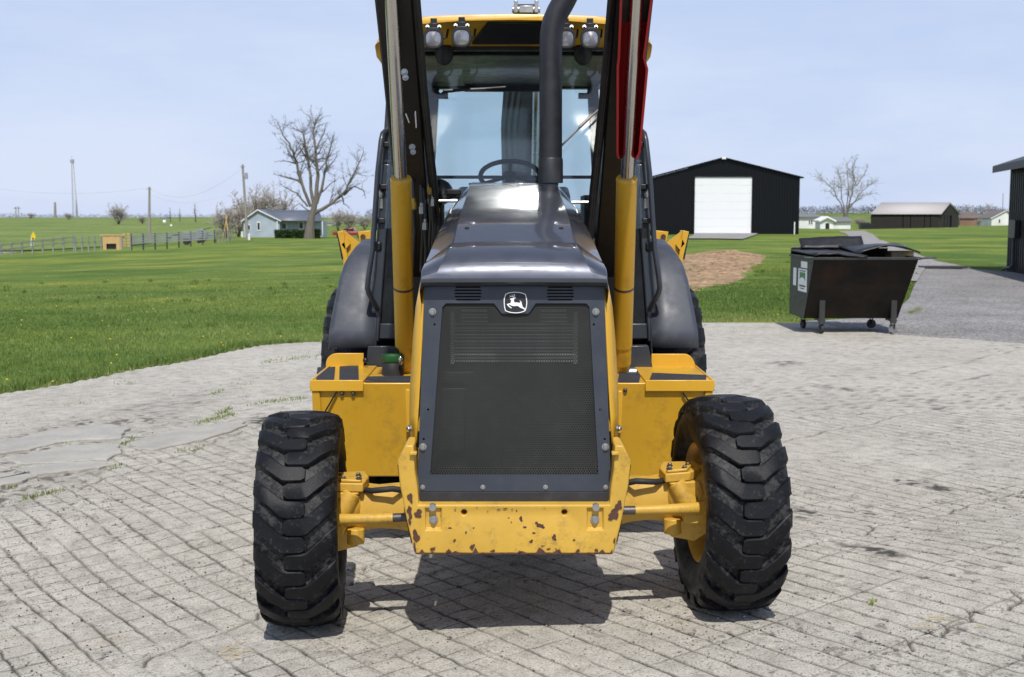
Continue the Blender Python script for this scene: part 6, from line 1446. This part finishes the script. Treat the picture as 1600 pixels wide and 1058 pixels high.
mb.build('bracing', M['galv'], o)
mb = MB(); mb.box(mt+Vector((0,0,-.6)), (1.5, 1.5, 1.6)); mb.tube([mt, mt+Vector((0,0,2))], .1, 6); mb.build('antenna', M['galv'], o)
p = at(119, 312, 605); mb = MB(); mb.tube([(p.x, 605, gt(p.x, 605)), p], [.45, .2], 6); tag(mb.build('antenna_pole', M['galv'], None), 'short grey pole right beside the tall lattice mast', 'pole')
p = at(1567.5, 302, 310); mb = MB(); mb.tube([(p.x, 310, gt(p.x, 310)), p], [.14, .10], 6); tag(mb.build('antenna_pole', M['galv'], None), 'thin antenna pole above the white gabled farmhouse', 'pole')
o = None
for u, lb in ((24, 'left'), (29, 'right')): pass
pA, pB = at(24.5, 323, 640), at(28.5, 323, 640); zh = gt(pA.x, 640); o = tag(empty('power_tower', ((pA.x+pB.x)/2, 640, zh)), 'wooden H-frame power tower on the far left ridge', 'power tower')
for p in (pA, pB): mb = MB(); mb.tube([(p.x, 640, zh-.3), p], .28, 6); mb.build('pole', M['polewood'], o)
mb = MB(); mb.box(((pA.x+pB.x)/2, 640, pA.z-.8), (3.6, .3, .4)); mb.build('crossarm', M['polewood'], o)
# ================================================================ fences, chute, sign on the left
def fence(label, pts, rails, hgt, post_mat, rail_mat, Yf, npost, rail_h):
    "pts = photo points of the fence foot; Yf(q) distance"
    o = None; prev = None
    n = npost
    for k in range(n+1):
        q = k/n; u = pts[0][0]+(pts[1][0]-pts[0][0])*q; Y = Yf[0]+(Yf[1]-Yf[0])*q; vb = pts[0][1]+(pts[1][1]-pts[0][1])*q
        p = at(u, vb, Y); p.z = max(p.z, gt(p.x, Y)-.0)
        if o is None: o = tag(empty('fence', p), label, 'fence')
        mb = MB(); mb.box(p+Vector((0, .06, hgt*.55-.5)), (.16, .16, hgt*1.1+1.0)); mb.build('post', post_mat, o)
        if prev is not None:
            for r in rails: mb = MB(); mb.bar(prev+Vector((0, -.06, r*hgt)), p+Vector((0, -.06, r*hgt)), .05, rail_h); mb.build('rail', rail_mat, o)
        prev = p
M['greyboard'] = plank_mat('weathered_boards', (.20,.20,.19), (.30,.30,.29)); M['silver'] = paint('silver_rail', (.42,.43,.45), .4, metal=.3, var=.1)
M['newwood'] = plank_mat('new_lumber', (.50,.32,.13), (.62,.43,.20)); M['darkpost'] = paint('dark_post', (.05,.05,.05), .8, var=.2)
fence('weathered low board fence along the far left road', ((-30,399), (115,381)), (.3, .85), 1.05, M['greyboard'], M['greyboard'], (142, 158), 9, .12)
fence('silver railed cattle fence with dark posts left of the house', ((205,383.5), (335,375.5)), (.18, .42, .66, .92), 1.25, M['darkpost'], M['silver'], (150, 166), 7, .19)
fence('short post fence between the tan chute and the road fence', ((118,386), (158,385)), (.5,), 1.2, M['greyboard'], M['darkpost'], (154, 150), 4, .03)
fence('dark wooden fence right of the silver railed fence', ((337,375), (362,373)), (.3, .8), 1.3, M['greyboard'], M['darkpost'], (167, 172), 5, .05)
# tan loading chute
c0, c1 = at(161, 385.5, 148), at(192, 385, 148); zc0 = max(gt(c0.x, 148), c0.z)-.4; o = tag(empty('loading_chute', ((c0.x+c1.x)/2, 148, zc0)), 'tan new-lumber cattle loading chute at the end of the silver fence', 'loading chute')
ht = at(161, 367.5, 148).z
for k in range(12):
    x = c0.x+(c1.x-c0.x)*(k+.5)/12; lo = zc0 + ((at(0, 380.8, 148).z-zc0) if 2 <= k <= 7 else 0); mb = MB(); mb.box((x, 148+random.uniform(-.02, .02), (lo+ht)/2), ((c1.x-c0.x)/12*.93, .06, ht-lo)); mb.build('plank', M['newwood'], o)
mb = MB(); mb.box(((c0.x+c1.x)/2, 148-.06, ht), (c1.x-c0.x+.6, .08, .12)); mb.build('top_rail', M['newwood'], o)
for k in range(5):
    mb = MB(); mb.box((c1.x+.35, 149.2, zc0+.5+k*.36), (.08, 2.6, .18)); mb.bar((c1.x, 148.1, zc0+.5+k*.36), (c1.x+.75, 148.6, zc0+.5+k*.36), .05, .18); mb.build('rail', M['newwood'], o)
mb = MB(); mb.box((c1.x-.12, 147.9, (zc0+ht)/2), (.22, .08, ht-zc0)); mb.box((c1.x+.75, 148.6, (zc0+ht)/2+.1), (.12, .12, ht-zc0+.2)); mb.build('post', M['greyboard'], o)
mb = MB(); mb.box(((c0.x+c1.x)/2-.3, 149.2, (zc0+ht)/2-.3), (1.6, 2.0, 1.0)); mb.build('dark_fill', M['black'], o)  # black block stands in for the shade inside the opening
# yellow warning sign
sp = at(50.5, 388, 152); zs = gt(sp.x, 152); o = tag(empty('road_sign', (sp.x, 152, zs)), 'yellow diamond road sign with white plate on the far left roadside', 'sign')
mb = MB(); q = at(51, 374, 152); mb.tube([(sp.x-.05, 152, zs-.2), (sp.x+.1, 152, q.z+.6)], .05, 6); mb.build('post', M['galv'], o)
c_ = at(52, 369.5, 151.9); mb = MB(); mb.prism([c_+Vector(v_) for v_ in ((0,0,.62),(.34,0,0),(0,0,-.62),(-.34,0,0))], (0, .03, 0)); M['signyellow'] = paint('sign_yellow', (.75,.52,.02), .5, var=.04); mb.build('sign_plate', M['signyellow'], o)
c_ = at(50, 379.5, 151.9); mb = MB(); mb.prism([c_+Vector(v_) for v_ in ((-.18,0,-.6),(.16,0,-.6),(.22,0,.6),(-.12,0,.6))], (0, .03, 0)); mb.build('marker_plate', M['white'], o)
# wooden poles leaning together
b0 = at(354, 374, 172); zq = gt(b0.x, 172); o = tag(empty('pole_tripod', (b0.x, 172, zq)), 'pale wooden poles leaning together beside the dark fence', 'poles')
ap = at(353.5, 339, 172)
for du in (-7, 3, 6): mb = MB(); q = at(354+du, 376, 172); q.z = zq-.1; mb.tube([q, ap+Vector((-du*.02, 0, .3*abs(du)*.1))], .07, 6); mb.build('pole', M['newwood'], o)
# machinery heap behind the silver fence
M['greymetal'] = paint('grey_implement', (.20,.21,.22), .6, var=.2)
hp_ = at(300, 372, 185); zq = gt(hp_.x, 185); o = tag(empty('farm_implement', (hp_.x, 185, zq)), 'grey farm implement standing behind the silver fence', 'farm implement')
c_ = at(304, 366, 185); mb = MB(); mb.prism([c_+Vector(v_) for v_ in ((-2.0,0,-1.0),(1.6,0,-1.0),(1.9,0,.2),(1.0,0,.9),(.2,0,.5),(-1.2,0,.35),(-2.4,0,.1))], (0, 1.2, 0)); mb.build('body', M['greymetal'], o, bevel=.1)
for dx in (-1.2, 1.0): mb = MB(); mb.lathe([(-.15, 0), (-.15, .55), (.15, .55), (.15, 0)], (c_.x+dx, 184.8, zq+.5), (0,1,0), 18); mb.build('wheel', M['rubber'], o, smooth=40)
mb = MB(); mb.bar(c_+Vector((-2.4, 0, 0)), c_+Vector((-4.2, 0, -.6)), .25, .3); mb.bar(c_+Vector((1, .2, .6)), c_+Vector((2.6, .2, 1.0)), .12, .12); mb.build('drawbar', M['darkpost'], o)
# meter pedestal by the leaning pole and by the house
for (u, v, Y, lb) in ((389.5, 373, 174, 'white meter post at the foot of the leaning utility pole'), (378.5, 368, 195, 'white utility box at the left corner of the blue house')):
    p = at(u, v, Y); z = gt(p.x, Y); mb = MB(); mb.box((p.x, Y, z+.45), (.30, .3, .9)); mb.box((p.x, Y-.02, z+.80), (.36, .36, .16)); tag(mb.build('utility_box', M['white'], None, bevel=.03), lb, 'utility box')
# red pickup parked beyond the loader
M['carred'] = paint('car_red', (.26,.015,.018), .3, var=.08, coat=.6)
PK = 165; p = at(546, 362, PK); zq = gt(p.x, PK); zq = max(zq, p.z-1.0); T = tag(empty('pickup_truck', (p.x, PK, zq)), 'red pickup truck parked beyond the loader on the left', 'pickup truck')
def q3(x, z, y=0): return Vector((p.x+x, PK+y, zq+z))
mb = MB(); mb.prism([q3(*v_) for v_ in ((-2.3,.5),(-2.35,.95),(-1.1,1.02),(2.25,1.02),(2.3,.5))], (0, 1.8, 0)); mb.build('body', M['carred'], T, bevel=.08)
mb = MB(); mb.prism([q3(*v_, .1) for v_ in ((-1.15,1.02),(-.65,1.5),(.55,1.52),(.75,1.02))], (0, 1.6, 0)); mb.build('cabin', M['carred'], T, bevel=.08)
mb = MB(); mb.prism([q3(*v_, .07) for v_ in ((-.95,1.06),(-.6,1.43),(-.1,1.44),(-.1,1.06))], (0, .02, 0)); mb.prism([q3(*v_, .07) for v_ in ((0,1.06),(0,1.44),(.48,1.44),(.62,1.06))], (0, .02, 0)); mb.build('side_window', M['darkglass'], T)
for dx in (-1.45, 1.4):
    for dy in (.12, 1.68): mb = MB(); mb.lathe([(-.11, 0), (-.11, .34), (.11, .34), (.11, 0)], q3(dx, .36, dy), (0,1,0), 18); mb.build('wheel', M['rubber'], T, smooth=40)
bpy.context.view_layer.update()
